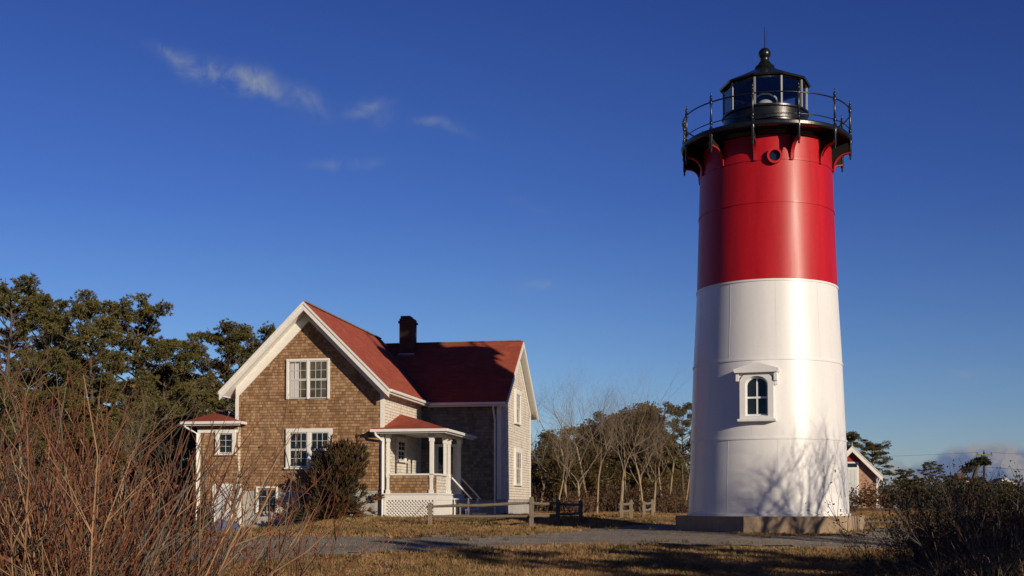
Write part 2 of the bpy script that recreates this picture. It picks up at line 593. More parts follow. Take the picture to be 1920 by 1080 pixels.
M['needles'] = leaf_mat('pine_needles', (0.042, 0.040, 0.014), (0.112, 0.100, 0.030), (0.24, 0.185, 0.062))
M['needles_olive'] = leaf_mat('olive_brown_needles', (0.060, 0.050, 0.018), (0.15, 0.110, 0.042), (0.26, 0.175, 0.075))
M['needles_dark'] = leaf_mat('dark_needles', (0.018, 0.024, 0.012), (0.040, 0.044, 0.020), (0.085, 0.075, 0.035))
M['cedar'] = leaf_mat('cedar_foliage', (0.018, 0.021, 0.011), (0.060, 0.043, 0.019), (0.25, 0.092, 0.038), 1.3)
M['scrub_leaf'] = leaf_mat('scrub_leaves', (0.028, 0.029, 0.013), (0.062, 0.055, 0.024), (0.115, 0.080, 0.036), 0.8)
M['scrub_brown'] = leaf_mat('scrub_brown', (0.055, 0.030, 0.015), (0.11, 0.055, 0.026), (0.19, 0.085, 0.04), 0.8)
M['grass_dry'] = leaf_mat('dry_grass_blades', (0.20, 0.112, 0.045), (0.40, 0.240, 0.105), (0.60, 0.41, 0.21), 0.42, 0.8, 0.3)
M['grass_green'] = leaf_mat('greenish_grass_blades', (0.07, 0.065, 0.02), (0.14, 0.12, 0.04), (0.24, 0.19, 0.07), 0.5, 0.8, 0.25)

M['grass_weed'] = leaf_mat('weed_blades', (0.08, 0.062, 0.025), (0.17, 0.125, 0.05), (0.30, 0.20, 0.09), 0.6, 0.8, 0.25)


def ground_mat():
    m, t, b = mat('winter_lawn', (0.2, 0.14, 0.07), 0.95, 0.1)
    co = obj_co(t)
    n1 = t.noise(co, 0.35, 5, 0.6)
    n2 = t.noise(co, 2.4, 6, 0.7)
    n3 = t.noise(co, 30, 4, 0.7)
    f = t.math('ADD', t.math('MULTIPLY', n1, 0.45), t.math('ADD', t.math('MULTIPLY', n2, 0.35), t.math('MULTIPLY', n3, 0.2)))
    c = t.ramp(f, [(0.34, (0.085, 0.072, 0.028)), (0.45, (0.19, 0.125, 0.055)), (0.56, (0.33, 0.205, 0.10)), (0.70, (0.46, 0.32, 0.17))])
    link(t, c, b.inputs['Base Color'])
    bump(t, b, t.math('ADD', n3, t.math('MULTIPLY', n2, 1.5)), 1.0, 0.08)
    return m


def gravel_mat():
    m, t, b = mat('pale_gravel', (0.4, 0.38, 0.35), 0.95, 0.1)
    co = obj_co(t)
    vo = t.n('ShaderNodeTexVoronoi', {'Vector': co, 'Scale': 22.0})
    n1 = t.noise(t.vmath('MULTIPLY', co, (0.5, 1.6, 1)), 0.8, 6, 0.68)
    n2 = t.noise(co, 9, 5, 0.7)
    rnd = t.n('ShaderNodeSeparateColor', {0: vo.outputs['Color']}).outputs[0]
    f = t.math('ADD', t.math('MULTIPLY', n1, 0.6), t.math('ADD', t.math('MULTIPLY', n2, 0.2), t.math('MULTIPLY', rnd, 0.2)))
    c = t.ramp(f, [(0.33, (0.20, 0.17, 0.13)), (0.5, (0.38, 0.33, 0.265)), (0.7, (0.56, 0.50, 0.42))])
    link(t, c, b.inputs['Base Color'])
    h = t.math('ADD', t.math('SUBTRACT', 1.0, vo.outputs['Distance']), t.math('MULTIPLY', n2, 2.0))
    bump(t, b, h, 1.0, 0.06)
    return m


def sand_mat():
    return simple('sandy_path', (0.42, 0.32, 0.21), 0.95, 0.3, 3, 1.0, dist=0.06)


def pane_mat(name, col, rough=0.06):
    m, t, b = mat(name, col, rough, 0.5)
    co = obj_co(t)
    n = t.noise(co, 1.4, 3, 0.5)
    link(t, t.ramp(n, [(0.35, tuple(x * 0.55 for x in col)), (0.7, tuple(x * 1.5 for x in col))]), b.inputs['Base Color'])
    bump(t, b, t.noise(co, 2.0, 2, 0.5), 0.08, 0.05)
    return m


M['pane'] = pane_mat('dark_window_glass', (0.014, 0.018, 0.022))
M['pane_green'] = pane_mat('reflection_tinted_glass', (0.085, 0.075, 0.045), 0.12)  # greenish grey reflection put into the pane's base colour


def clear_glass():
    m = bpy.data.materials.new('clear_lantern_glass')
    m.use_nodes = True
    nt = m.node_tree
    nt.nodes.clear()
    t = NT(nt)
    tr = t.n('ShaderNodeBsdfTransparent', {0: (0.72, 0.77, 0.80, 1)})
    gl = t.n('ShaderNodeBsdfGlossy', {0: (1, 1, 1, 1), 'Roughness': 0.03})
    fr = t.n('ShaderNodeFresnel', {0: 1.5})
    k = t.math('MULTIPLY_ADD', fr.outputs[0], 1.0, 0.05)
    mx = t.n('ShaderNodeMixShader', {0: k, 1: tr.outputs[0], 2: gl.outputs[0]})
    out = t.n('ShaderNodeOutputMaterial', {0: mx.outputs[0]})
    return m


M['ridge'] = simple('weathered_ridge_cap', (0.20, 0.17, 0.12), 0.8, 0.3, 4, 0.2)
M['glass'] = clear_glass()
M['lens'] = mat('beacon_lens_glass', (0.75, 0.72, 0.66), 0.12, 0.8)[0]
M['brass'] = mat('pale_brass', (0.62, 0.55, 0.42), 0.3, 0.5, 0.8)[0]
M['curtain'] = simple('white_curtain', (0.55, 0.54, 0.52), 0.9, 0.25, 2.0, 0.0, (30, 30, 0.4))
M['door_white'] = paint_mat('door_paint', (0.62, 0.64, 0.64), 0.5, 0.05, 2, False, 0.05)
M['gable_red'] = simple('red_gable_boards', (0.26, 0.04, 0.03), 0.7, 0.2, 3, 0.2)
M['far_white'] = simple('pale_far_wall', (0.55, 0.52, 0.47), 0.8, 0.1, 1, 0.0)
M['far_roof'] = simple('far_roof_shingles', (0.20, 0.16, 0.13), 0.9, 0.2, 3, 0.0)
M['grey_metal'] = mat('grey_metal', (0.25, 0.26, 0.27), 0.4, 0.5, 0.6)[0]
M['mullion'] = paint_mat('grey_mullion_paint', (0.30, 0.31, 0.32), 0.6, 0.05, 2, False, 0.05, 0.3)

# ------------------------------------------------------------------ ground
def build_ground():
    xs = np.unique(np.concatenate([np.linspace(-900, -60, 15), np.linspace(-60, -30, 16), np.arange(-30, 30.01, 0.5), np.linspace(30, 60, 16), np.linspace(60, 900, 15)]))
    ys = np.unique(np.concatenate([np.linspace(-60, 4, 17), np.arange(4, 64.01, 0.5), np.linspace(64, 120, 29), np.linspace(120, 900, 20)]))
    nx, ny = len(xs), len(ys)
    vs = [(x, y, gz(x, y)) for y in ys for x in xs]
    fs = [(j * nx + i, j * nx + i + 1, (j + 1) * nx + i + 1, (j + 1) * nx + i) for j in range(ny - 1) for i in range(nx - 1)]
    mb = MB()
    mb.add(vs, fs)
    o = mb.build('ground', ground_mat(), None, 180, recalc=False)
    tag(o, kind='structure')


def inside(poly, x, y):
    c = False
    n = len(poly)
    for i in range(n):
        x1, y1 = poly[i]
        x2, y2 = poly[(i + 1) % n]
        if (y1 > y) != (y2 > y) and x < (x2 - x1) * (y - y1) / (y2 - y1) + x1:
            c = not c
    return c


def sheet(name, poly, m, lift, step=0.25, rag=0.5):
    xs = [p[0] for p in poly]
    ys = [p[1] for p in poly]
    x0, y0 = math.floor(min(xs)), math.floor(min(ys))
    nx, ny = int((max(xs) - x0) / step) + 2, int((max(ys) - y0) / step) + 2
    vid = {}
    mb = MB()
    def vert(i, j):
        k = (i, j)
        if k not in vid:
            x, y = x0 + i * step, y0 + j * step
            vid[k] = len(mb.v)
            mb.v.append((x, y, gz(x, y) + lift))
        return vid[k]
    for j in range(ny):
        for i in range(nx):
            x, y = x0 + (i + 0.5) * step, y0 + (j + 0.5) * step
            w = Vector((x * 0.8, y * 0.8, 7.0))
            dx = mnoise.noise(w) * rag + mnoise.noise(w * 4) * rag * 0.4
            dy = mnoise.noise(w + Vector((9, 0, 0))) * rag + mnoise.noise(w * 4 + Vector((9, 0, 0))) * rag * 0.4
            if inside(poly, x + dx, y + dy):
                mb.f.append((vert(i, j), vert(i + 1, j), vert(i + 1, j + 1), vert(i, j + 1)))
                mb.mi.append(0)
    o = mb.build(name, m, None, 180, recalc=False)
    tag(o, kind='structure')
    return o


build_ground()
G = lambda px, py: tuple(ground_at(px, py).xy)
DRIVE = [G(-250, 1062), G(120, 1062), G(420, 1058), G(620, 1044), G(800, 1031), G(1000, 1024), G(1130, 1020), G(1300, 1024), G(1480, 1028), G(1700, 1028), G(1900, 1022),
         G(1900, 992), G(1640, 992), (9.5, 33.0), (6.5, 33.4), G(1268, 984), G(1200, 986), G(1120, 991), G(1080, 998), G(980, 1006), G(820, 1009), G(640, 1009), G(420, 1006), G(200, 1004), G(-250, 1003)]
sheet('gravel_drive', DRIVE, gravel_mat(), 0.02, 0.25, 0.9)
PATHP = [G(1600, 984), G(1760, 986), G(1790, 979), G(1600, 977)]
sheet('sandy_path', PATHP, sand_mat(), 0.02, 0.25, 0.4)
# narrow pale path running back to the trees
PATH2 = [G(1130, 977), G(1268, 975), G(1268, 968), G(1150, 971)]
sheet('sandy_footpath', PATH2, M['grass_dry'], 0.018, 0.25, 0.4)


def build_grass():
    rng = np.random.default_rng(4)
    def scatter(n, name, m, hmin, hmax, thresh, seed):
        pts = []
        while len(pts) < n:
            Y = 20 + 45 * rng.random() ** 1.4
            X = (rng.random() * 2 - 1) * 0.47 * Y
            if inside(DRIVE, X, Y) and rng.random() < 0.955:
                continue
            if inside(PATHP, X, Y) and rng.random() < 0.9:
                continue
            k = mnoise.noise(Vector((X * 0.5, Y * 0.5, seed))) + 0.5 * mnoise.noise(Vector((X * 1.9, Y * 1.9, seed)))
            if k + rng.normal() * 0.15 < thresh:
                continue
            lx, ly = X, Y
            pts.append((X, Y, gz(X, Y)))
        P = np.array(pts)
        nb = 4
        P = np.repeat(P, nb, 0)
        N = len(P)
        P[:, :2] += rng.normal(0, 0.035, (N, 2))
        h = rng.uniform(hmin, hmax, N)
        a = rng.uniform(0, 2 * np.pi, N)
        w = rng.uniform(0.006, 0.016, N)
        lean = rng.normal(0, 0.45, (N, 2)) * h[:, None]
        side = np.stack([np.cos(a), np.sin(a), np.zeros(N)], 1) * w[:, None]
        A = P - side - np.array([0, 0, 0.01])
        B = P + side - np.array([0, 0, 0.01])
        C = P + np.concatenate([lean, h[:, None]], 1)
        V = np.stack([A, B, C], 1).reshape(-1, 3)
        T = np.arange(len(V)).reshape(-1, 3)
        o = np_mesh(name, V, T, m)
        return o
    o = scatter(110000, 'dry_grass', M['grass_dry'], 0.03, 0.09, -0.4, 1.0)
    tag(o, 'short straw coloured winter grass covering the lawn', 'grass', kind='stuff')
    o = scatter(30000, 'green_grass', M['grass_green'], 0.03, 0.085, 0.02, 5.0)
    tag(o, 'patches of dull green grass among the straw lawn', 'grass', kind='stuff')


build_grass()


def build_weeds():
    rng = np.random.default_rng(9)
    C, O = [], []
    n = 0
    while n < 900:
        Y = 21 + 30 * rng.random()
        X = (rng.random() * 2 - 1) * 0.46 * Y
        edge = inside(DRIVE, X, Y)
        if edge and rng.random() < 0.85:
            continue
        if mnoise.noise(Vector((X * 0.35, Y * 0.6, 11.0))) < 0.02:
            continue
        for k in range(rng.integers(2, 6)):
            x, y = X + rng.normal(0, .07), Y + rng.normal(0, .07)
            C.append((x, y, gz(x, y) - .01))
            O.append((0, 0, 1.6))
        n += 1
    V, T = tufts(rng, np.array(C), 6, .15, .011, .8, np.array(O))
    o = np_mesh('weed_tufts', V, T, M['grass_weed'])
    tag(o, 'taller olive brown weed tufts scattered over the lawn and path edges', 'weeds', kind='stuff')



# ------------------------------------------------------------------ lighthouse
def build_lighthouse():
    TY = 36.7
    tc = at(1440, HOR, TY)
    beta = math.atan2(tc.x, tc.y)
    PM = F / TY                     # pixels per metre at the axis
    base = gz(tc.x, tc.y) - 0.25
    root = empty('lighthouse', (tc.x, tc.y, base), -beta)
    tag(root, 'red and white striped iron lighthouse tower with black lantern on concrete base', 'lighthouse')
    def Z(rel):              # nominal height relative to the eye -> local, allowing for the tilted view
        yy = HOR - F / TY * rel
        return TY * math.tan(math.atan((PPY - yy) / F) + PITCH) + 1.6 - base
    # pedestal: hexagon
    mb = MB()
    hexa = [(0.08 + 3.0 * math.sin(R(a)), -3.0 * math.cos(R(a))) for a in (-75, -15, 45, 105, 165, 225)]
    mb.prism(hexa, -0.3, Z(-0.36), lambda u, v, w: (u, v, w))
    mb.build('pedestal', M['concrete'], root, bevel=0.02)
    prof_r = [(-0.36, 2.46), (1.93, 2.375), (4.27, 2.285), (6.65, 2.16), (8.95, 2.085), (11.1, 2.02)]
    def rad(z):
        return float(np.interp(z, [a for a, b in prof_r], [b for a, b in prof_r]))
    # white shell with lapped plate seams
    def shell(levels, lip=0.022):
        pr = []
        for i in range(len(levels) - 1):
            z0, z1 = levels[i], levels[i + 1]
            pr.append((rad(z0), Z(z0)))
            pr.append((rad(z1) , Z(z1 - 0.03)))
            pr.append((rad(z1) + lip, Z(z1 - 0.028)))
            pr.append((rad(z1) + lip, Z(z1 + 0.028)))
            pr.append((rad(z1), Z(z1 + 0.03)))
        return pr
    mb = MB()
    mb.lathe([(2.50, Z(-0.37)), (2.50, Z(-0.29)), (2.46, Z(-0.285))] + shell([-0.28, 1.93, 4.27, 6.62])[0:], 128)
    mb.build('lower_shell', M['tower_white'], root, 28)
    mb = MB()
    mb.lathe([(rad(6.65), Z(6.645))] + shell([6.66, 8.95, 10.22], 0.016) + [(rad(10.3), Z(10.3)), (rad(11.1), Z(11.1))], 128)
    mb.build('upper_shell', M['tower_red'], root, 28)
    # narrow vertical plate joints
    mb = MB()
    for i, (z0, z1) in enumerate(((-0.25, 1.9), (1.98, 4.23), (4.32, 6.6))):
        for k in range(10):
            a = R(k * 36 + (18 if i % 2 else 0) + 7)
            mb.beam((math.sin(a) * (rad(z0) + 0.000), -math.cos(a) * rad(z0), Z(z0)), (math.sin(a) * rad(z1), -math.cos(a) * rad(z1), Z(z1)), 0.012, 0.005, (math.sin(a), -math.cos(a), 0))
    mb.build('plate_joint', M['tower_white'], root)

    # arched window facing the camera, a little left
    ph = R(-7)
    rw = rad(3.2)
    def T(u, v, w):     # u across, v up (rel), w out of the wall
        return (math.sin(ph) * (rw + w) + math.cos(ph) * u, -math.cos(ph) * (rw + w) + math.sin(ph) * u, Z(v))
    def arch(hw, z0, zs, rise, n=14):
        pts = [(-hw, z0), (hw, z0)]
        for k in range(n + 1):
            a = math.pi * k / n
            pts.append((hw * math.cos(a), zs + rise * math.sin(a)))
        return pts
    mb = MB()
    mb.ringprism(arch(0.49, 2.50, 3.56, 0.34), arch(0.33, 2.58, 3.50, 0.25), -0.25, 0.20, T)
    mb.ringprism(arch(0.40, 2.53, 3.54, 0.30), arch(0.31, 2.60, 3.48, 0.24), -0.25, 0.13, T)
    win = mb.build('window', M['tower_white'], root, 30)
    mb = MB()
    mb.prism(arch(0.34, 2.55, 3.50, 0.26), -0.1, 0.025, T)
    mb.build('pane', M['pane'], win)
    mb = MB()
    mb.box(-0.022, 0.022, 2.57, 3.75, 0.02, 0.05, T)
    mb.box(-0.33, 0.33, 3.10, 3.155, 0.02, 0.055, T)
    mb.ringprism(arch(0.325, 2.585, 3.50, 0.245), arch(0.285, 2.64, 3.48, 0.215), 0.02, 0.06, T)
    mb.build('sash', M['tower_white'], win)
    mb = MB()
    mb.box(-0.56, 0.56, 2.42, 2.498, -0.2, 0.26, T)
    mb.build('sill', M['tower_white'], win, bevel=0.01)
    # hood: pedimented drip mould with brackets
    mb = MB()
    hood = [(-0.66, 3.90), (-0.62, 3.84), (0.62, 3.84), (0.66, 3.90), (0.66, 3.95), (0.12, 4.12), (-0.12, 4.12), (-0.66, 3.95)]
    mb.prism(hood, -0.25, 0.33, T)
    mb.prism([(-0.60, 3.60), (-0.50, 3.60), (-0.50, 3.838), (-0.60, 3.838)], -0.25, 0.24, T)
    mb.prism([(0.50, 3.60), (0.60, 3.60), (0.60, 3.838), (0.50, 3.838)], -0.25, 0.24, T)
    mb.prism([(-0.59, 3.50), (-0.51, 3.48), (-0.50, 3.598), (-0.60, 3.598)], -0.25, 0.10, T)
    mb.prism([(0.51, 3.48), (0.59, 3.50), (0.60, 3.598), (0.50, 3.598)], -0.25, 0.10, T)
    mb.prism([(-0.5, 3.70), (-0.38, 3.80), (0, 3.902), (0.38, 3.80), (0.5, 3.70), (0.5, 3.837), (-0.5, 3.837)], -0.25, 0.15, T)
    mb.build('window_hood', M['tower_white'], win, bevel=0.008)

    # porthole
    ph2 = R(7.2)
    rp = rad(10.3)
    def T2(u, v, w):
        return (math.sin(ph2) * (rp + w) + math.cos(ph2) * u, -math.cos(ph2) * (rp + w) + math.sin(ph2) * u, Z(v))
    ring = lambda r, n=28: [(r * math.cos(2 * math.pi * k / n), 10.27 + r * math.sin(2 * math.pi * k / n)) for k in range(n)]
    mb = MB()
    mb.ringprism(ring(0.225), ring(0.165), -0.15, 0.14, T2)
    pt = mb.build('porthole', M['tower_red'], root, 40)
    mb = MB()
    mb.prism(ring(0.175), -0.12, 0.035, T2)
    mb.build('pane', M['pane'], pt)

    # gallery deck
    mb = MB()
    mb.lathe([(1.1, Z(11.10)), (2.50, Z(11.10)), (2.50, Z(11.05)), (2.60, Z(11.05)), (2.64, Z(11.09)), (2.64, Z(11.17)), (2.60, Z(11.21)), (1.1, Z(11.21))], 96)
    mb.m = 1
    mb.lathe([(1.9, Z(11.06)), (2.48, Z(11.06)), (2.48, Z(11.098)), (1.9, Z(11.098))], 96)
    mb.m = 0
    mb.lathe([(2.0, Z(10.93)), (2.10, Z(10.95)), (2.14, Z(11.058)), (2.0, Z(11.058))], 96)  # black ring added in place of the deck's shadow on the wall
    mb.build('gallery_deck', [M['black_paint'], M['black_dull']], root, 30)
    angs = [-8 + 30 * k for k in range(12)]
    for a in angs:
        ra = R(a)
        e = Vector((math.sin(ra), -math.cos(ra), 0))
        tn = Vector((math.cos(ra), math.sin(ra), 0))
        def TB(u, v, w):
            p = e * u + tn * w
            return (p.x, p.y, Z(v))
        mb = MB()
        web = [(1.99, 10.18), (2.09, 10.18)]
        for k in range(9):      # quarter curve from the wall out to the rim
            q = k / 8 * math.pi / 2
            web.append((2.10 + 0.42 * (1 - math.cos(q)), 10.30 + 0.40 * math.sin(q)))
        web += [(2.585, 10.72), (2.585, 11.049), (1.99, 11.049)]
        mb.m = 1
        mb.prism(web, -0.028, 0.028, TB)
        mb.m = 0
        # flange along the curved edge
        fl = web[1:-2]
        for p, q in zip(fl[:-1], fl[1:]):
            mb.beam(TB(p[0], p[1], 0), TB(q[0], q[1], 0), 0.11, 0.035, tuple(e * 0.5 + Vector((0, 0, -1))))
        mb.build('bracket', [M['bracket_red'], M['black_dull']], root)
        # post with finial and pendant
        cx, cy = e.x * 2.585, e.y * 2.585
        mb = MB()
        mb.lathe([(0.010, Z(10.50)), (0.032, Z(10.54)), (0.024, Z(10.60)), (0.045, Z(10.64)), (0.045, Z(10.95)), (0.062, Z(11.0)), (0.062, Z(11.22)), (0.036, Z(11.26)), (0.032, Z(11.32)),
                  (0.052, Z(11.35)), (0.052, Z(11.41)), (0.034, Z(11.45)), (0.028, Z(11.92)), (0.048, Z(11.96)), (0.048, Z(12.06)), (0.024, Z(12.09)),
                  (0.044, Z(12.13)), (0.040, Z(12.17)), (0.016, Z(12.21)), (0.024, Z(12.24)), (0.005, Z(12.31))], 10, (cx, cy))
        mb.build('railing_post', M['black_paint'], root, 40)
    for zz, rr in ((12.01, 0.022), (11.38, 0.015)):
        mb = MB()
        mb.tube([(2.585 * math.sin(R(a)), -2.585 * math.cos(R(a)), Z(zz)) for a in range(0, 361, 4)], rr, 8, cap=False)
        mb.build('handrail', M['black_paint'], root, 60)

    # lantern room
    mb = MB()
    mb.lathe([(1.42, Z(11.209)), (1.42, Z(11.29)), (1.34, Z(11.31)), (1.31, Z(11.62)), (1.35, Z(11.64)), (1.35, Z(11.69)), (1.31, Z(11.71)), (1.30, Z(12.02)), (1.35, Z(12.05)), (1.35, Z(12.10)), (1.18, Z(12.11)), (1.18, Z(11.209))], 60)
    mb.build('lantern_parapet', M['black_paint'], root, 30)
    ns = 10
    offs = -13.5
    rg = 1.29
    cor = [(rg * math.sin(R(offs + 36 * k)), -rg * math.cos(R(offs + 36 * k))) for k in range(ns)]
    for k in range(ns):
        (xa, ya), (xb, yb) = cor[k], cor[(k + 1) % ns]
        mb = MB()
        mb.beam((xa, ya, Z(12.10)), (xa, ya, Z(13.0)), 0.055, 0.055, (xa, ya, 0))
        mb.build('mullion', M['mullion'], root)
        # pane: thin sheet set in from the mullions
        f = 0.03
        nx_, ny_ = (xa + xb) / 2 / rg, (ya + yb) / 2 / rg
        pa = Vector((xa + (xb - xa) * f, ya + (yb - ya) * f, 0))
        pb = Vector((xb + (xa - xb) * f, yb + (ya - yb) * f, 0))
        mb = MB()
        mb.add([(pa.x, pa.y, Z(12.10)), (pb.x, pb.y, Z(12.10)), (pb.x, pb.y, Z(12.995)), (pa.x, pa.y, Z(12.995))], [(0, 1, 2, 3)])
        mb.build('lantern_pane', M['glass'], root, recalc=False)
    mb = MB()
    mb.lathe([(1.33, Z(12.95)), (1.33, Z(13.02)), (1.20, Z(13.02)), (1.20, Z(12.95)), (1.33, Z(12.95))], ns, a0=R(offs), a1=R(offs) + 2 * math.pi)
    mb.lathe([(1.30, Z(12.10)), (1.30, Z(12.14)), (1.24, Z(12.14)), (1.24, Z(12.10))], ns, a0=R(offs), a1=R(offs) + 2 * math.pi)
    mb.build('lantern_frame', M['black_paint'], root)
    mb = MB()
    pr = [(1.40, Z(12.97)), (1.42, Z(13.02)), (1.36, Z(13.055)), (0.92, Z(13.26)), (0.5, Z(13.47)), (0.34, Z(13.56)), (0.28, Z(13.66))]
    mb.lathe(pr, ns, a0=R(offs), a1=R(offs) + 2 * math.pi)
    mb.lathe([(1.40, Z(12.97)), (1.30, Z(13.02)), (0.9, Z(13.22)), (0.2, Z(13.5))], ns, a0=R(offs), a1=R(offs) + 2 * math.pi)
    rf = mb.build('lantern_roof', M['black_paint'], root, recalc=False)
    mb = MB()
    mb.lathe([(0.31, Z(13.62)), (0.30, Z(13.67)), (0.20, Z(13.75)), (0.18, Z(13.80)), (0.13, Z(13.86)), (0.14, Z(13.90))] +
             [(max(0.001, 0.195 * math.sin(R(a))), Z(14.07) - 0.195 * math.cos(R(a))) for a in range(45, 181, 9)], 32)
    mb.build('ventilator_ball', M['black_paint'], root, 50)
    mb = MB()
    mb.tube([(0, 0, Z(14.25)), (0, 0, Z(14.6)), (0, 0, Z(14.93))], [0.014, 0.012, 0.006], 6)
    mb.tube([(0.05, 0, Z(14.25)), (0.07, 0, Z(14.78))], [0.005, 0.004], 4)
    mb.build('lightning_rod', M['black_paint'], root)
    # beacon
    mb = MB()
    mb.lathe([(0.30, Z(11.25)), (0.26, Z(11.9)), (0.34, Z(11.95)), (0.34, Z(12.05))], 24, caps=True)
    mb.build('beacon_stand', M['black_paint'], root, 40)
    mb = MB()
    mb.lathe([(0.05, Z(12.05))] + [(0.27 * math.sin(R(a)) + 0.03, Z(12.36) - 0.28 * math.cos(R(a))) for a in range(15, 170, 10)] + [(0.02, Z(12.66))], 20)
    mb.build('beacon_lens', M['lens'], root, 15)
    mb = MB()
    mb.tube([(0.42 * math.cos(R(a)), -0.1, Z(12.40) + 0.42 * math.sin(R(a))) for a in range(0, 181, 10)], 0.03, 8)
    mb.build('beacon_yoke', M['trim'], root, 60)
    return root


build_lighthouse()


# ------------------------------------------------------------------ keeper's house
HY0 = 43.5
HS = HY0 / 46.0          # the house was measured for 46 m
YAW = R(10.0)
hp = at(718, HOR, HY0)
HBASE = -0.5 + 1.6
HZ = 1.6 - 0.5 * HS
HOUSE = Matrix.Translation((hp.x, hp.y, HZ)) @ Matrix.Rotation(-YAW, 4, 'Z') @ Matrix.Scale(HS, 4)
HINV = HOUSE.inverted()


def hb(px, py, b):
    """house point on the plane b = const under a pixel"""
    o = HINV @ EYE
    d = HINV.to_3x3() @ ray(px, py)
    t = (b - o.y) / d.y
    return o + d * t


def ha(px, py, a):
    o = HINV @ EYE
    d = HINV.to_3x3() @ ray(px, py)
    t = (a - o.x) / d.x
    return o + d * t


def build_window(parent, T, u0, u1, v0, v1, units=1, cols=3, rows=2, casing=0.11, pane='pane', curtain=None, sill=True, dbl=True, sashm='sash'):
    """double hung window unit(s); T(u, v, w) with w outwards"""
    T0 = T
    T = lambda u, v, w: T0(u, v, w + 0.05)
    mb = MB()
    mb.box(u0, u1, v1 - casing, v1, -0.05, 0.05, T)
    mb.box(u0, u0 + casing, v0, v1 - casing, -0.05, 0.045, T)
    mb.box(u1 - casing, u1, v0, v1 - casing, -0.05, 0.045, T)
    w = (u1 - u0 - casing * (units + 1)) / units
    for k in range(1, units):
        x = u0 + k * (w + casing)
        mb.box(x, x + casing, v0, v1 - casing, -0.05, 0.042, T)
    fr = mb.build('window', M['trim'], parent, bevel=0.006)
    sm, pm, cm = MB(), MB(), MB()
    for k in range(units):
        x0 = u0 + casing + k * (w + casing)
        x1 = x0 + w
        z0, z1 = v0 + 0.02, v1 - casing
        zm = (z0 + z1) / 2
        halves = ((z0, zm, 0.0), (zm, z1, 0.018)) if dbl else ((z0, z1, 0.0),)
        for (a, b, off) in halves:
            s = 0.04
            mx = 0.016
            sm.box(x0, x1, a, a + s, -0.03 + off, 0.0 + off, T)
            sm.box(x0, x1, b - s, b, -0.03 + off, 0.0 + off, T)
            sm.box(x0, x0 + s, a + s, b - s, -0.03 + off, 0.0 + off, T)
            sm.box(x1 - s, x1, a + s, b - s, -0.03 + off, 0.0 + off, T)
            for c in range(1, cols):
                x = x0 + s + (x1 - x0 - 2 * s) * c / cols
                sm.box(x - mx / 2, x + mx / 2, a + s, b - s, -0.025 + off, -0.004 + off, T)
            for r in range(1, rows):
                z = a + s + (b - a - 2 * s) * r / rows
                sm.box(x0 + s, x1 - s, z - mx / 2, z + mx / 2, -0.025 + off, -0.006 + off, T)
        pm.box(x0 + 0.005, x1 - 0.005, z0, z1, -0.045, -0.02, T)
        if curtain and k in curtain:
            c0 = x0 + 0.06
            cm.box(c0, c0 + (x1 - x0) * 0.48, z0 + 0.05, z1 - 0.09, -0.02, -0.0195 + 0.004, T)
    sm.build('sash', M[sashm], fr)
    pm.build('pane', M[pane], fr)
    if curtain:
        cm.build('curtain', M['curtain'], fr)
    if sill:
        mb = MB()
        mb.box(u0 - 0.04, u1 + 0.04, v0 - 0.06, v0 - 0.001, -0.05, 0.09, T)
        mb.build('sill', M['trim'], fr)
    return fr


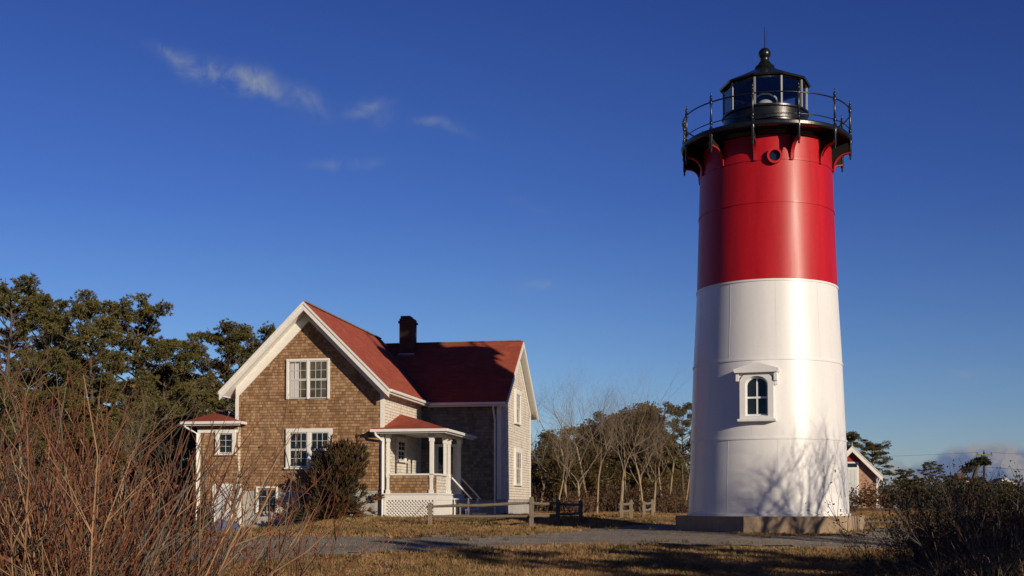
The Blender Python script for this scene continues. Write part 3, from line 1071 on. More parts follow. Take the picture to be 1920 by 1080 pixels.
def build_house():
    root = empty('keepers_house', (hp.x, hp.y, HZ), -YAW)
    root.scale = (HS, HS, HS)
    tag(root, "brown shingled keeper's house with red roofs and white trim", 'house')
    Z = lambda rel: rel + 1.6 - HBASE
    W = 6.13
    OV = 0.42                # eave overhang
    FO = 0.66                # rake overhang
    ZE, ZP = Z(4.46), Z(7.95)
    pm = (ZP - ZE) / (W / 2 + OV)
    # wing
    B0, B1 = 6.0, 14.35
    A1 = 3.55
    AL = -5.9
    BR = (B0 + B1) / 2
    ZEW, ZPW = Z(4.44), Z(7.72)
    pw = (ZPW - ZEW) / (BR - B0 + OV)
    zf = Z(0.55)             # bottom of the shingles
    # --- walls
    mb = MB()
    ew = ZE + pm * OV - 0.17
    pk = ZP - 0.17
    Tm = lambda u, v, w: (u, w, v)
    mb.prism([(-W, zf), (0, zf), (0, ew), (-W / 2, pk), (-W, ew)], 0.0, 10.0, Tm)
    o = mb.build('wall', [M['shingle_brown'], M['shingle_grey_y']], root)
    for p in o.data.polygons:
        p.material_index = 1 if abs(p.normal.x) > 0.7 else 0
    mb = MB()
    ew2 = ZEW + pw * OV - 0.15
    pk2 = ZPW - 0.15
    Tw = lambda u, v, w: (w, u, v)
    mb.prism([(B0, zf - 0.35), (B1, zf - 0.35), (B1, ew2), (BR, pk2), (B0, ew2)], AL, A1, Tw)
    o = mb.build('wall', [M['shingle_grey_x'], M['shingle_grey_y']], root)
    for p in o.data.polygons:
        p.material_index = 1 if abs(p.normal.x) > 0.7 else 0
    # --- foundation
    mb = MB()
    mb.box(-W + 0.05, -0.05, 0.05, 9.9, -1.3, zf - 0.002)
    mb.box(AL, A1 - 0.05, B0 + 0.05, B1 - 0.05, -1.0, zf - 0.352)
    mb.build('foundation', M['foundation'], root)
    # --- roofs: red slab on white soffit slab
    def gable_roof(T, half, ze, zp, pitch, c, w0, w1, name, m, sof=True):
        n = math.sqrt(1 + pitch * pitch)
        top, bot = 0.0, 0.05 * n
        red = MB()
        red.prism([(c - half, ze), (c, zp), (c + half, ze), (c + half - 0.0, ze - bot), (c, zp - bot), (c - half, ze - bot)], w0, w1, T)
        o = red.build(name, m, root)
        so = MB()
        b2 = bot + 0.002
        b3 = 0.13 * n
        so.prism([(c - half + 0.03, ze + 0.03 * pitch - b2), (c, zp - b2), (c + half - 0.03, ze + 0.03 * pitch - b2), (c + half - 0.03, ze + 0.03 * pitch - b3), (c, zp - b3), (c - half + 0.03, ze + 0.03 * pitch - b3)],
                 w0 + 0.03, w1 - 0.03, T)
        so.build('soffit', M['trim'], o)
        return o
    roof = gable_roof(Tm, W / 2 + OV, ZE, ZP, pm, -W / 2, -FO, 10.1, 'roof', M['roof_main'])
    wroof = gable_roof(Tw, (B1 - B0) / 2 + OV, ZEW, ZPW, pw, BR, AL - 0.2, A1 + 0.33, 'roof', M['roof_wing'])
    for (p_, q_, r_) in (((-W / 2, -FO + 0.1, ZP + 0.012), (-W / 2, 9.9, ZP + 0.012), roof), ((-2.9, BR, ZPW + 0.012), (A1 + 0.25, BR, ZPW + 0.012), wroof)):
        mb = MB()
        mb.beam(p_, q_, 0.16, 0.05)
        mb.build('ridge_cap', M['ridge'], r_)
    # --- rake boards on the front gable
    n = math.sqrt(1 + pm * pm)
    def rake(T, c, half, ze, zp, pitch, w0, w1, hgt, drop, parent, name='bargeboard', m='trim'):
        nn = math.sqrt(1 + pitch * pitch)
        for s in (-1, 1):
            mb = MB()
            e0 = (c + s * half, ze - drop * nn)
            p0 = (c, zp - drop * nn)
            e1 = (c + s * half, ze - (drop + hgt) * nn)
            p1 = (c, zp - (drop + hgt) * nn)
            mb.prism([e0, p0, p1, e1], w0, w1, T)
            mb.build(name, M[m], parent)
    rake(Tm, -W / 2, W / 2 + OV, ZE, ZP, pm, -FO - 0.04, -FO + 0.03, 0.19, 0.045, roof)
    rake(Tm, -W / 2, W / 2 + OV + 0.02, ZE, ZP, pm, -FO - 0.075, -FO - 0.04, 0.075, -0.005, roof, 'crown_moulding')
    rake(Tm, -W / 2, W / 2 - 0.01, ZE + pm * OV, ZP, pm, -0.045, -0.002, 0.34, 0.13, roof, 'frieze_board')
    rake(Tw, BR, (B1 - B0) / 2 + OV, ZEW, ZPW, pw, A1 + 0.30, A1 + 0.37, 0.19, 0.04, wroof)
    rake(Tw, BR, (B1 - B0) / 2, ZEW + pw * OV, ZPW, pw, A1 + 0.002, A1 + 0.04, 0.24, 0.13, wroof, 'frieze_board')
    # --- gutters, fascia
    def gutter(p, q, parent, dy):
        mb = MB()
        p, q = Vector(p), Vector(q)
        mb.beam(p, q, 0.12, 0.11)
        mb.beam(p + Vector((dy[0], dy[1], -0.105)), q + Vector((dy[0], dy[1], -0.105)), 0.09, 0.05)
        return mb.build('gutter', M['white_metal'], parent, bevel=0.012)
    gutter((OV + 0.045, -FO - 0.02, ZE - 0.06), (OV + 0.045, B0 - OV - 0.1, ZE - 0.06), roof, (-0.06, 0))
    gutter((OV - 0.02, B0 - OV - 0.045, ZEW - 0.06), (A1 + 0.33, B0 - OV - 0.045, ZEW - 0.06), wroof, (0, 0.06))
    gutter((-W - OV - 0.045, -FO - 0.02, ZE - 0.06), (-W - OV - 0.045, 8, ZE - 0.06), roof, (0.06, 0))
    # --- corner boards
    for (x0, x1, y0, y1, z0, z1) in ((-0.12, 0.022, -0.022, 0.12, zf + 0.0, ew), (-W - 0.022, -W + 0.12, -0.022, 0.12, zf, ew),
                                     (A1 - 0.15, A1 + 0.022, B0 - 0.022, B0 + 0.12, zf - 0.35, ew2), (A1 - 0.12, A1 + 0.022, B1 - 0.14, B1 + 0.022, zf - 0.35, ew2)):
        mb = MB()
        mb.box(x0, x1, y0, y1, z0, z1)
        mb.build('corner_board', M['trim'], root)
    # --- chimney
    mb = MB()
    cz = ZPW
    mb.box(-1.92, -1.24, 9.2, 9.9, cz - 1.2, Z(8.80))
    mb.box(-1.97, -1.19, 9.15, 9.95, Z(8.56), Z(8.68))
    mb.box(-1.88, -1.40, 9.25, 9.80, Z(8.80), Z(8.93))
    ch = mb.build('chimney', M['chimney_brick'], wroof, bevel=0.03)
    mb = MB()
    zc = ZPW - pw * (BR - 9.2)
    mb.add([(-2.02, 9.05, zc - 0.15 * pw + 0.02), (-1.14, 9.05, zc - 0.15 * pw + 0.02), (-1.16, 9.195, zc + 0.04), (-2.0, 9.195, zc + 0.04),
            (-1.97, 9.19, zc + 0.11), (-1.19, 9.19, zc + 0.11)], [(0, 1, 2, 3), (3, 2, 5, 4)])
    mb.build('flashing', M['grey_metal'], wroof)

    # --- windows of the front gable
    TF = lambda u, v, w: (u, -w, v)
    def front(px0, px1, py0, py1):
        p, q = hb(px0, py1, 0), hb(px1, py0, 0)
        return p.x, q.x, p.z, q.z
    u0, u1, v0, v1 = front(538, 619, 672, 749)
    build_window(root, TF, u0, u1, v0, v1, 2, 3, 2, 0.085, 'pane_green', curtain=(0,), sill=False, sashm='sash')
    u0, u1, v0, v1 = front(537, 624, 803, 877)
    build_window(root, TF, u0, u1, v0, v1, 2, 3, 2, 0.15, 'pane', sashm='sash')
    # basement window with white frame
    u0, u1, v0, v1 = front(480, 521, 912, 962)
    TFb = lambda u, v, w: (u, 0.05 - w, v)
    build_window(root, TFb, u0, u1, v0, v1, 1, 2, 3, 0.07, 'pane', sill=False, dbl=False)
    # --- gable window of the wing
    TR = lambda u, v, w: (A1 + w, u, v)
    p, q = ha(963.5, 908, A1), ha(976, 843, A1)
    build_window(root, TR, p.y, q.y, p.z, q.z, 1, 3, 3, 0.20, 'pane_green')
    p, q = ha(964, 792, A1), ha(974, 735, A1)
    build_window(root, TR, p.y, q.y, p.z, q.z, 1, 3, 3, 0.20, 'pane_green')
    # --- downspouts
    mb = MB()
    mb.tube([(A1 - 0.22, B0 - OV - 0.04, ZEW - 0.1), (A1 - 0.22, B0 - OV - 0.02, ZEW - 0.3), (A1 - 0.22, B0 - 0.08, ZEW - 0.75), (A1 - 0.22, B0 - 0.08, -0.0), (A1 - 0.05, B0 - 0.3, -0.1)], 0.045, 8)
    mb.build('downspout', M['white_metal'], root, 50)

    # --- porch
    PA, PB = 2.2, 4.7
    z_fl = Z(0.42)
    z_ev = Z(2.90)
    mb = MB()
    mb.box(0.03, PA, 0.05, PB, z_fl - 0.27, z_fl - 0.06)
    mb.box(0.03, PA + 0.04, 0.0, PB + 0.04, z_fl - 0.058, z_fl)
    porch = mb.build('porch', M['trim'], root, bevel=0.008)
    # lattice skirt front
    mb = MB()
    lz0, lz1 = -0.06, z_fl - 0.272
    la0, la1 = 0.12, PA - 0.18
    def clipseg(x0, s, w=0.042):
        # line a = x0 + s*(z - lz0) clipped to la0..la1
        za, zb = lz0, lz1
        pts = []
        for z in (za, zb):
            pts.append((x0 + s * (z - lz0), z))
        (xa, z_a), (xb, z_b) = pts
        def cl(xa, za, xb, zb):
            out = []
            t0, t1 = 0.0, 1.0
            dx = xb - xa
            for bound, sign in ((la0, 1), (la1, -1)):
                if abs(dx) < 1e-9:
                    continue
                t = (bound - xa) / dx
                if (dx * sign) > 0:
                    t0 = max(t0, t)
                else:
                    t1 = min(t1, t)
            if t0 >= t1 - 0.02:
                return None
            return (xa + dx * t0, za + (zb - za) * t0), (xa + dx * t1, za + (zb - za) * t1)
        return cl(xa, z_a, xb, z_b)
    stp = 0.135
    hgt = lz1 - lz0
    k = -12
    x = la0 - hgt - 0.2
    while x < la1 + hgt + 0.2:
        for s, yy in ((1, 0.075), (-1, 0.055)):
            c = clipseg(x, s)
            if c:
                mb.beam((c[0][0], yy, c[0][1]), (c[1][0], yy, c[1][1]), 0.018, 0.05, (0.7071 * -s, 0, 0.7071))
        x += stp
    mb.build('lattice', M['trim'], porch)
    mb = MB()
    mb.box(la1 + 0.001, PA - 0.02, 0.03, 0.2, -0.1, z_fl - 0.272)
    mb.box(0.03, la0 - 0.001, 0.03, 0.15, -0.1, z_fl - 0.272)
    mb.box(PA - 0.12, PA - 0.02, 0.25, PB, -0.1, z_fl - 0.272)
    mb.build('skirt_board', M['trim'], porch)
    # posts
    def post(a, b, z0=z_fl, z1=z_ev - 0.16, w=0.12):
        mb = MB()
        h = w / 2
        mb.box(a - h - 0.03, a + h + 0.03, b - h - 0.03, b + h + 0.03, z0 + 0.001, z0 + 0.14)
        mb.box(a - h, a + h, b - h, b + h, z0 + 0.14, z1 - 0.16)
        mb.box(a - h - 0.015, a + h + 0.015, b - h - 0.015, b + h + 0.015, z0 + 0.62, z0 + 0.78)
        mb.box(a - h - 0.02, a + h + 0.02, b - h - 0.02, b + h + 0.02, z1 - 0.30, z1 - 0.16)
        mb.box(a - h - 0.05, a + h + 0.05, b - h - 0.05, b + h + 0.05, z1 - 0.158, z1)
        mb.build('post', M['trim'], porch, bevel=0.008)
    post(0.17, 0.14, w=0.11)
    post(PA - 0.27, 0.14, w=0.15)
    post(PA - 0.12, 1.75)
    post(PA - 0.12, 2.45)
    post(PA - 0.12, PB - 0.25)
    # low shingled walls with a white cap
    mb = MB()
    mb.box(0.235, PA - 0.36, 0.10, 0.18, z_fl + 0.001, z_fl + 0.70)
    mb.box(PA - 0.18, PA - 0.06, 0.06, 1.69, z_fl + 0.001, z_fl + 0.70)
    o = mb.build('low_wall', [M['shingle_brown'], M['shingle_grey_y']], porch)
    for p in o.data.polygons:
        p.material_index = 1 if abs(p.normal.x) > 0.7 else 0
    mb = MB()
    mb.box(0.24, PA + 0.02, 0.05, 0.23, z_fl + 0.702, z_fl + 0.77)
    mb.box(PA - 0.22, PA + 0.02, 0.232, 1.69, z_fl + 0.702, z_fl + 0.77)
    mb.box(PA - 0.15, PA - 0.09, 1.82, 2.38, z_fl + 0.702, z_fl + 0.76)
    for q in range(4):
        mb.box(PA - 0.14, PA - 0.10, 1.9 + q * 0.13, 1.93 + q * 0.13, z_fl + 0.1, z_fl + 0.70)
    mb.build('rail', M['trim'], porch)
    # beam under the eave
    mb = MB()
    mb.box(0.03, PA - 0.05, 0.06, 0.22, z_ev - 0.159, z_ev - 0.03)
    mb.box(PA - 0.20, PA - 0.05, 0.222, PB - 0.1, z_ev - 0.159, z_ev - 0.03)
    mb.build('porch_beam', M['trim'], porch)
    # hipped roof against the wall
    ea, eb = PA + 0.40, -0.40
    zt = Z(3.72)
    mb = MB()
    apex = (0.0, 2.55, zt)
    back = (0.0, PB + 0.35, zt)
    vs = [(-0.36, eb, z_ev), (ea, eb, z_ev), (ea, PB + 0.35, z_ev), (0.0, PB + 0.35, z_ev), apex, back, (0.0, -0.03, z_ev + 0.1), (-0.36, -0.03, z_ev + 0.1)]
    mb.add(vs, [(0, 1, 4, 6, 7), (1, 2, 5, 4), (2, 3, 5)])
    mb.build('porch_roof', M['roof_wing'], porch, recalc=False)
    mb = MB()
    mb.box(-0.34, ea - 0.02, eb + 0.02, PB + 0.33, z_ev - 0.028, z_ev - 0.004) if False else None
    mb.box(-0.34, ea - 0.02, eb + 0.02, -0.024, z_ev - 0.028, z_ev - 0.004)
    mb.box(0.024, ea - 0.02, -0.02, PB + 0.33, z_ev - 0.028, z_ev - 0.004)
    mb.build('porch_ceiling', M['trim'], porch)
    mb = MB()
    mb.beam((-0.40, eb - 0.05, z_ev - 0.045), (ea + 0.11, eb - 0.05, z_ev - 0.045), 0.12, 0.11)
    mb.beam((ea + 0.05, eb + 0.012, z_ev - 0.045), (ea + 0.05, PB + 0.35, z_ev - 0.045), 0.12, 0.11)
    mb.beam((-0.32, eb + 0.04, z_ev - 0.13), (ea + 0.02, eb + 0.04, z_ev - 0.13), 0.08, 0.05)
    mb.beam((ea - 0.04, eb + 0.082, z_ev - 0.13), (ea - 0.04, PB + 0.3, z_ev - 0.13), 0.08, 0.05)
    mb.build('porch_gutter', M['white_metal'], porch, bevel=0.012)
    mb = MB()
    mb.tube([(-0.2, eb - 0.05, z_ev - 0.09), (-0.2, eb - 0.02, z_ev - 0.2), (0.0, -0.09, z_ev - 0.42), (0.0, -0.09, z_ev - 0.6), (0.0, -0.09, -0.1)], 0.05, 8)
    mb.build('porch_downspout', M['white_metal'], porch, 50)
    # stairs on the right side
    mb = MB()
    for k in range(3):
        mb.box(PA + 0.045 + 0.24 * k, PA + 0.285 + 0.24 * k, 2.55, PB - 0.4, z_fl - 0.24 - 0.22 * k, z_fl - 0.19 - 0.22 * k)
        mb.box(PA + 0.07 + 0.24 * k, PA + 0.10 + 0.24 * k, 2.56, PB - 0.41, -0.1, z_fl - 0.241 - 0.22 * k)
    mb.build('step', M['trim'], porch)
    for b in (2.5, PB - 0.35):
        mb = MB()
        mb.box(PA + 0.66, PA + 0.73, b - 0.035, b + 0.035, -0.1, 0.74)
        mb.beam((PA + 0.0, b, z_fl + 0.66), (PA + 0.82, b, 0.70), 0.04, 0.055)
        mb.build('stair_rail', M['trim'], porch)
    mb = MB()
    mb.box(PA + 0.9, PA + 1.5, 2.3, 3.2, -0.15, 0.14)
    mb.build('landing_block', M['foundation'], porch, bevel=0.02)
    # window and doors inside the porch
    TRm = lambda u, v, w: (w, u, v)
    p, q = ha(741.5, 863, 0.0), ha(759, 822, 0.0)
    build_window(root, TRm, p.y, q.y, p.z, q.z, 1, 2, 2, 0.16, 'pane')
    # back wall of the porch with the entrance door
    mb = MB()
    TBk = lambda u, v, w: (u, B0 - w, v)
    mb.box(0.55, 0.67, z_fl, z_fl + 2.1, -0.02, 0.05, TBk)
    mb.box(1.55, 1.67, z_fl, z_fl + 2.1, -0.02, 0.05, TBk)
    mb.box(0.55, 1.67, z_fl + 2.101, z_fl + 2.22, -0.02, 0.055, TBk)
    dr = mb.build('door', M['trim'], root)
    mb = MB()
    mb.box(0.67, 1.55, z_fl, z_fl + 0.9, -0.02, 0.02, TBk)
    mb.box(0.67, 0.78, z_fl + 0.9, z_fl + 2.1, -0.02, 0.02, TBk)
    mb.box(1.44, 1.55, z_fl + 0.9, z_fl + 2.1, -0.02, 0.02, TBk)
    mb.build('door_leaf', M['door_white'], dr)
    mb = MB()
    mb.box(0.78, 1.44, z_fl + 0.9, z_fl + 2.1, -0.02, 0.008, TBk)
    mb.build('pane', M['pane'], dr)

    # --- small entry bay on the left side
    a_r, a_l = hb(446, 850, -0.25).x, hb(370, 850, -0.25).x
    vb0, vb1 = -0.25, 3.2
    zve = Z(3.27)
    mb = MB()
    mb.box(a_l, a_r, vb0, vb1, -1.4, zve - 0.1)
    bay = mb.build('entry_bay', [M['shingle_brown'], M['shingle_grey_y']], root)
    for p in bay.data.polygons:
        p.material_index = 1 if abs(p.normal.x) > 0.7 else 0
    mb = MB()
    e0, e1 = a_l - 0.46, a_r + 0.22
    ap = hb(413, 771, 1.6)
    zt2 = ap.z
    f0 = vb0 - 0.42
    vs = [(e0, f0, zve), (e1, f0, zve), (e1, vb1 + 0.3, zve), (e0, vb1 + 0.3, zve), (ap.x, 1.6, zt2), (ap.x, vb1 - 1.3, zt2 - 0.01)]
    mb.add(vs, [(0, 1, 4), (1, 2, 5, 4), (2, 3, 5), (3, 0, 4, 5)])
    mb.build('bay_roof', M['roof_wing'], bay, recalc=False)
    mb = MB()
    mb.box(e0 + 0.02, e1 - 0.02, f0 + 0.02, vb1 + 0.28, zve - 0.03, zve - 0.003)
    mb.build('bay_soffit', M['trim'], bay)
    mb = MB()
    mb.beam((e0 - 0.06, f0 - 0.05, zve - 0.045), (e1 + 0.1, f0 - 0.05, zve - 0.045), 0.12, 0.11)
    mb.beam((e0 - 0.05, f0 + 0.012, zve - 0.045), (e0 - 0.05, vb1, zve - 0.045), 0.12, 0.11)
    mb.beam((e1 + 0.05, f0 + 0.012, zve - 0.045), (e1 + 0.05, vb0 + 0.16, zve - 0.045), 0.10, 0.11)
    mb.beam((e0 + 0.03, f0 + 0.03, zve - 0.13), (e1 + 0.03, f0 + 0.03, zve - 0.13), 0.08, 0.05)
    mb.build('bay_gutter', M['white_metal'], bay, bevel=0.012)
    mb = MB()
    mb.box(a_l + 0.02, a_r + 0.05, vb0 - 0.04, vb0 - 0.001, zve - 0.42, zve - 0.30)
    mb.box(a_l - 0.02, a_l + 0.13, vb0 - 0.03, vb0 - 0.001, -1.0, zve - 0.421)
    mb.build('bay_trim', M['trim'], bay)
    mb = MB()
    mb.tube([(e0 + 0.1, f0, zve - 0.1), (e0 + 0.12, f0 + 0.02, zve - 0.2), (a_l + 0.02, vb0 - 0.08, zve - 0.45), (a_l + 0.02, vb0 - 0.08, -0.8)], 0.045, 8)
    mb.build('bay_downspout', M['white_metal'], bay, 50)
    TV = lambda u, v, w: (u, vb0 - w, v)
    p, q = hb(405, 851, vb0), hb(443, 806, vb0)
    build_window(bay, TV, p.x, q.x, p.z, q.z, 1, 2, 3, 0.14, 'pane', dbl=False)
    # basement door in the bay
    p, q = hb(397, 992, vb0), hb(437, 907, vb0)
    mb = MB()
    mb.box(p.x, p.x + 0.13, p.z, q.z, -0.02, 0.035, TV)
    mb.box(q.x - 0.13, q.x, p.z, q.z, -0.02, 0.035, TV)
    mb.box(p.x + 0.13, q.x - 0.13, q.z - 0.13, q.z, -0.02, 0.032, TV)
    d = mb.build('bay_door', M['trim'], bay)
    mb = MB()
    mb.box(p.x + 0.13, q.x - 0.13, p.z, q.z - 0.13, -0.02, 0.012, TV)
    for r_ in range(2):
        mb.box(p.x + 0.2, q.x - 0.2, p.z + 0.25 + 0.75 * r_, p.z + 0.85 + 0.75 * r_, 0.0, 0.025, TV)
    mb.build('door_leaf', M['door_white'], d)
    mb = MB()
    pp = hb(442, 990, vb0)
    mb.box(pp.x, pp.x + 0.2, -1.0, q.z, -0.05, 0.03, TV)
    mb.build('bay_post', M['trim'], bay)
    return root


build_house()


# ------------------------------------------------------------------ fences
def split_rail(name, label, posts, group=None, rails=(0.40, 0.80)):
    pts = [Vector((*p[:2], gz(p[0], p[1]))) for p in posts]
    root = empty(name, pts[0])
    tag(root, label, 'fence', group)
    rnd = random.Random(len(label))
    for p, hh in zip(pts, [q[2] for q in posts]):
        mb = MB()
        l = p - pts[0]
        w = 0.072
        top = hh
        lean = rnd.uniform(-0.02, 0.02)
        a = rnd.uniform(-0.3, 0.3)
        ca, sa = math.cos(a), math.sin(a)
        def T(x, y, z):
            return (l.x + x * ca - y * sa + lean * z, l.y + x * sa + y * ca, l.z + z)
        mb.box(-w, w, -w * 0.8, w * 0.8, -0.3, top - 0.05, T)
        mb.add([T(-w, -w * .8, top - .05), T(w, -w * .8, top - .05), T(w, w * .8, top - .05), T(-w, w * .8, top - .05), T(-w * .5, -w * .4, top), T(w * .5, -w * .4, top), T(w * .5, w * .4, top), T(-w * .5, w * .4, top)],
               [(0, 1, 5, 4), (1, 2, 6, 5), (2, 3, 7, 6), (3, 0, 4, 7), (4, 5, 6, 7)])
        mb.build('post', M['weathered_wood'], root, bevel=0.012)
    for i in range(len(pts) - 1):
        for k, f in enumerate(rails):
            a = pts[i] - pts[0] + Vector((0, 0, f * posts[i][2] + rnd.uniform(-.02, .02)))
            b = pts[i + 1] - pts[0] + Vector((0, 0, f * posts[i + 1][2] + rnd.uniform(-.02, .02)))
            d = (b - a).normalized()
            a2, b2 = a - d * 0.12, b + d * 0.12
            mid = (a2 + b2) / 2 + Vector((0, 0, -0.02))
            mb = MB()
            pr = [a2, a2 * 0.75 + b2 * 0.25 + Vector((0, 0, rnd.uniform(-.012, .012))), mid, a2 * 0.25 + b2 * 0.75 + Vector((0, 0, rnd.uniform(-.012, .012))), b2]
            mb.tube(pr, [0.036, 0.050, 0.053, 0.050, 0.036], 7)
            mb.build('rail', M['weathered_wood'], root)
    return root


def fp(px, pyb, h):
    g = ground_at(px, pyb)
    return (g.x, g.y, h)


split_rail('split_rail_fence', 'split rail fence of grey weathered wood in front of the porch', [fp(806, 985, 0.74), fp(996, 992, 1.05), fp(1046, 984, 0.95), fp(1089, 980, 0.86)])
split_rail('split_rail_fence', 'short pale two post rail fence at the foot of the forked tree', [fp(1165, 972, .70), fp(1183, 972, .74)])
split_rail('split_rail_fence', 'short pale rail fence between the forked tree and the lighthouse', [fp(1207, 968, .66), fp(1223, 967, .72)])


# ------------------------------------------------------------------ lamp post
def build_lamp_post():
    g = ground_at(523, 985)
    root = empty('post_lamp', g)
    tag(root, 'slim pole with a small dark lamp in front of the shingled gable', 'lamp post')
    h = at(517, 838, g.y).z - g.z
    mb = MB()
    mb.tube([(0, 0, -0.2), (0, 0, h * 0.5), (-0.1, 0, h)], [0.035, 0.03, 0.025], 8)
    mb.build('pole', M['pole_wood'], root, 60)
    mb = MB()
    mb.tube([(-0.1, 0, h - 0.02), (-0.22, -0.02, h + 0.02), (-0.3, -0.04, h - 0.01)], 0.014, 6)
    mb.lathe([(0.02, h + 0.02), (0.05, h), (0.11, h - 0.06), (0.12, h - 0.09), (0.03, h - 0.09)], 14, (-0.33, -0.04), caps=True)
    mb.lathe([(0.02, h), (0.06, h + 0.05), (0.05, h + 0.1), (0.01, h + 0.12)], 12, (-0.08, 0), caps=True)
    mb.build('lamp', M['black_paint'], root, 40)


build_lamp_post()


# ------------------------------------------------------------------ vegetation builders
def tufts(rng, C, per, L, W, up=0.5, outw=None):
    """blades: C (n,3) tuft centres; per blades each; returns verts and tris"""
    n = len(C)
    P = np.repeat(C, per, 0)
    d = rng.normal(0, 1, (n * per, 3))
    d[:, 2] += up
    if outw is not None:
        d += np.repeat(outw, per, 0)
    d /= np.linalg.norm(d, axis=1)[:, None] + 1e-9
    r = rng.normal(0, 1, (n * per, 3))
    s = np.cross(d, r)
    s /= np.linalg.norm(s, axis=1)[:, None] + 1e-9
    l = rng.uniform(L * 0.6, L * 1.25, n * per)[:, None]
    w = rng.uniform(W * 0.6, W * 1.3, n * per)[:, None]
    A = P + s * w * 0.5
    B = P - s * w * 0.5
    Ct = P + d * l
    D = P + d * l * 0.55 + s * w * 0.9
    E = P + d * l * 0.55 - s * w * 0.9
    V = np.stack([A, B, D, E, Ct], 1).reshape(-1, 3)
    base = (np.arange(n * per) * 5)[:, None]
    T = np.concatenate([base + np.array([[0, 1, 3]]), base + np.array([[0, 3, 2]]), base + np.array([[2, 3, 4]])], 1).reshape(-1, 3)
    return V, T


def make_pine(seed, h, spread=2.4, bare=0.4, pads=70, leafm='needles', lean=0.06, per=9, tuftn=42, barkm='bark_dark', padz=1.0):
    rnd = random.Random(seed)
    rng = np.random.default_rng(seed)
    root = empty('pine_tree')
    mb = MB()
    n = 9
    path = []
    ax, ay = rnd.uniform(-lean, lean), rnd.uniform(-lean, lean)
    for i in range(n):
        t = i / (n - 1)
        path.append(Vector((ax * h * t + rnd.uniform(-.12, .12) * (t > 0), ay * h * t + rnd.uniform(-.12, .12) * (t > 0), h * 0.95 * t - (0.3 if i == 0 else 0))))
    rb = 0.014 * h + 0.03
    mb.tube(path, [rb * (1 - 0.85 * i / (n - 1)) for i in range(n)], 8)
    def trunk_at(t):
        f = t * (n - 1)
        i = min(n - 2, int(f))
        return path[i].lerp(path[i + 1], f - i)
    C = []
    O = []
    nl = int(pads * 0.5)
    for k in range(nl):
        t = bare + (1 - bare) * ((k + rnd.random()) / nl) ** 0.9
        p = trunk_at(min(t, 0.99))
        a = k * 2.4 + rnd.uniform(-.5, .5)
        rel = (t - bare) / (1 - bare)
        L = spread * (0.55 + 0.65 * math.sin(math.pi * min(1, 0.25 + rel * 0.72))) * rnd.uniform(0.45, 1.1)
        up = rnd.uniform(0.05, 0.45) + 0.35 * rel
        d = Vector((math.cos(a), math.sin(a), up)).normalized()
        q = [p]
        for j in range(1, 5):
            q.append(p + d * L * j / 4 + Vector((rnd.uniform(-.1, .1), rnd.uniform(-.1, .1), 0.03 * j * j * rnd.uniform(-0.5, 1.2))))
        mb.tube(q, [rb * 0.32 * (1 - .75 * j / 4) * (1 - .5 * rel) + 0.006 for j in range(5)], 5, cap=False)
        # foliage pads towards the end of the limb
        npad = 2 if rnd.random() < 0.7 else 3
        for m_ in range(npad):
            f = rnd.uniform(0.5, 1.05)
            i = min(3, int(f * 4))
            c = q[i].lerp(q[min(4, i + 1)], min(1, f * 4 - i))
            c = c + Vector((rnd.uniform(-.4, .4), rnd.uniform(-.4, .4), rnd.uniform(-.05, .25)))
            mb.tube([q[2], (q[2] + c) / 2 + Vector((0, 0, -.05)), c], [0.018, 0.012, 0.006], 3, cap=False)
            sx, sy, sz = rnd.uniform(.30, .66), rnd.uniform(.30, .66), rnd.uniform(.16, .34) * padz
            m = rng.normal(0, 1, (int(tuftn * rnd.uniform(0.6, 1.3)), 3))
            m /= np.linalg.norm(m, axis=1)[:, None]
            m *= rng.random((len(m), 1)) ** 0.45
            C.append(np.array(c) + m * np.array([sx, sy, sz]))
            O.append(m * 0.9)
    # dead lower snags
    for k in range(7):
        t = rnd.uniform(0.15, bare)
        p = trunk_at(t)
        a = rnd.uniform(0, 6.28)
        d = Vector((math.cos(a), math.sin(a), rnd.uniform(-.1, .4)))
        L = rnd.uniform(.4, 1.3)
        mb.tube([p, p + d * L * .5, p + d * L + Vector((0, 0, .1))], [.025, .016, .005], 4, cap=False)
    C = np.concatenate(C)
    O = np.concatenate(O)
    V, T = tufts(rng, C, per + 4, 0.155, 0.021, 0.5, O)
    tr = mb.build('trunk', M[barkm], root, 60, recalc=False)
    np_mesh('crown', V, T, M[leafm], root)
    return root


def grow(mb, rnd, p, d, L, r, depth, maxd, tips, sides=5, bend=0.2, kids=(2, 4), gravity=0.09):
    n = 4 if depth < 2 else 3
    pts, rads = [p], [r]
    cur = Vector(p)
    dd = Vector(d)
    for i in range(n):
        dd = (dd + Vector((rnd.gauss(0, bend), rnd.gauss(0, bend), rnd.gauss(0, bend * .6) + gravity))).normalized()
        cur = cur + dd * (L / n)
        pts.append(cur.copy())
        rads.append(r * (1 - (0.55 if depth < maxd else 0.8) * (i + 1) / n))
    mb.tube(pts, rads, max(3, sides - depth), cap=False)
    if depth >= maxd:
        tips.append((cur, dd))
        return
    for k in range(rnd.randint(*kids)):
        i = rnd.randint(max(1, n - 2 - (depth > 0)), n)
        ax = Vector((rnd.gauss(0, 1), rnd.gauss(0, 1), rnd.gauss(0, 1))).cross(dd).normalized()
        ang = rnd.uniform(0.25, 0.68)
        nd = (dd * math.cos(ang) + ax * math.sin(ang)).normalized()
        grow(mb, rnd, pts[i], nd, L * rnd.uniform(.55, .8), rads[i] * rnd.uniform(.55, .75), depth + 1, maxd, tips, sides, bend, kids, gravity)
    grow(mb, rnd, pts[-1], dd, L * rnd.uniform(.6, .85), rads[-1] * .85, depth + 1, maxd, tips, sides, bend, kids, gravity)


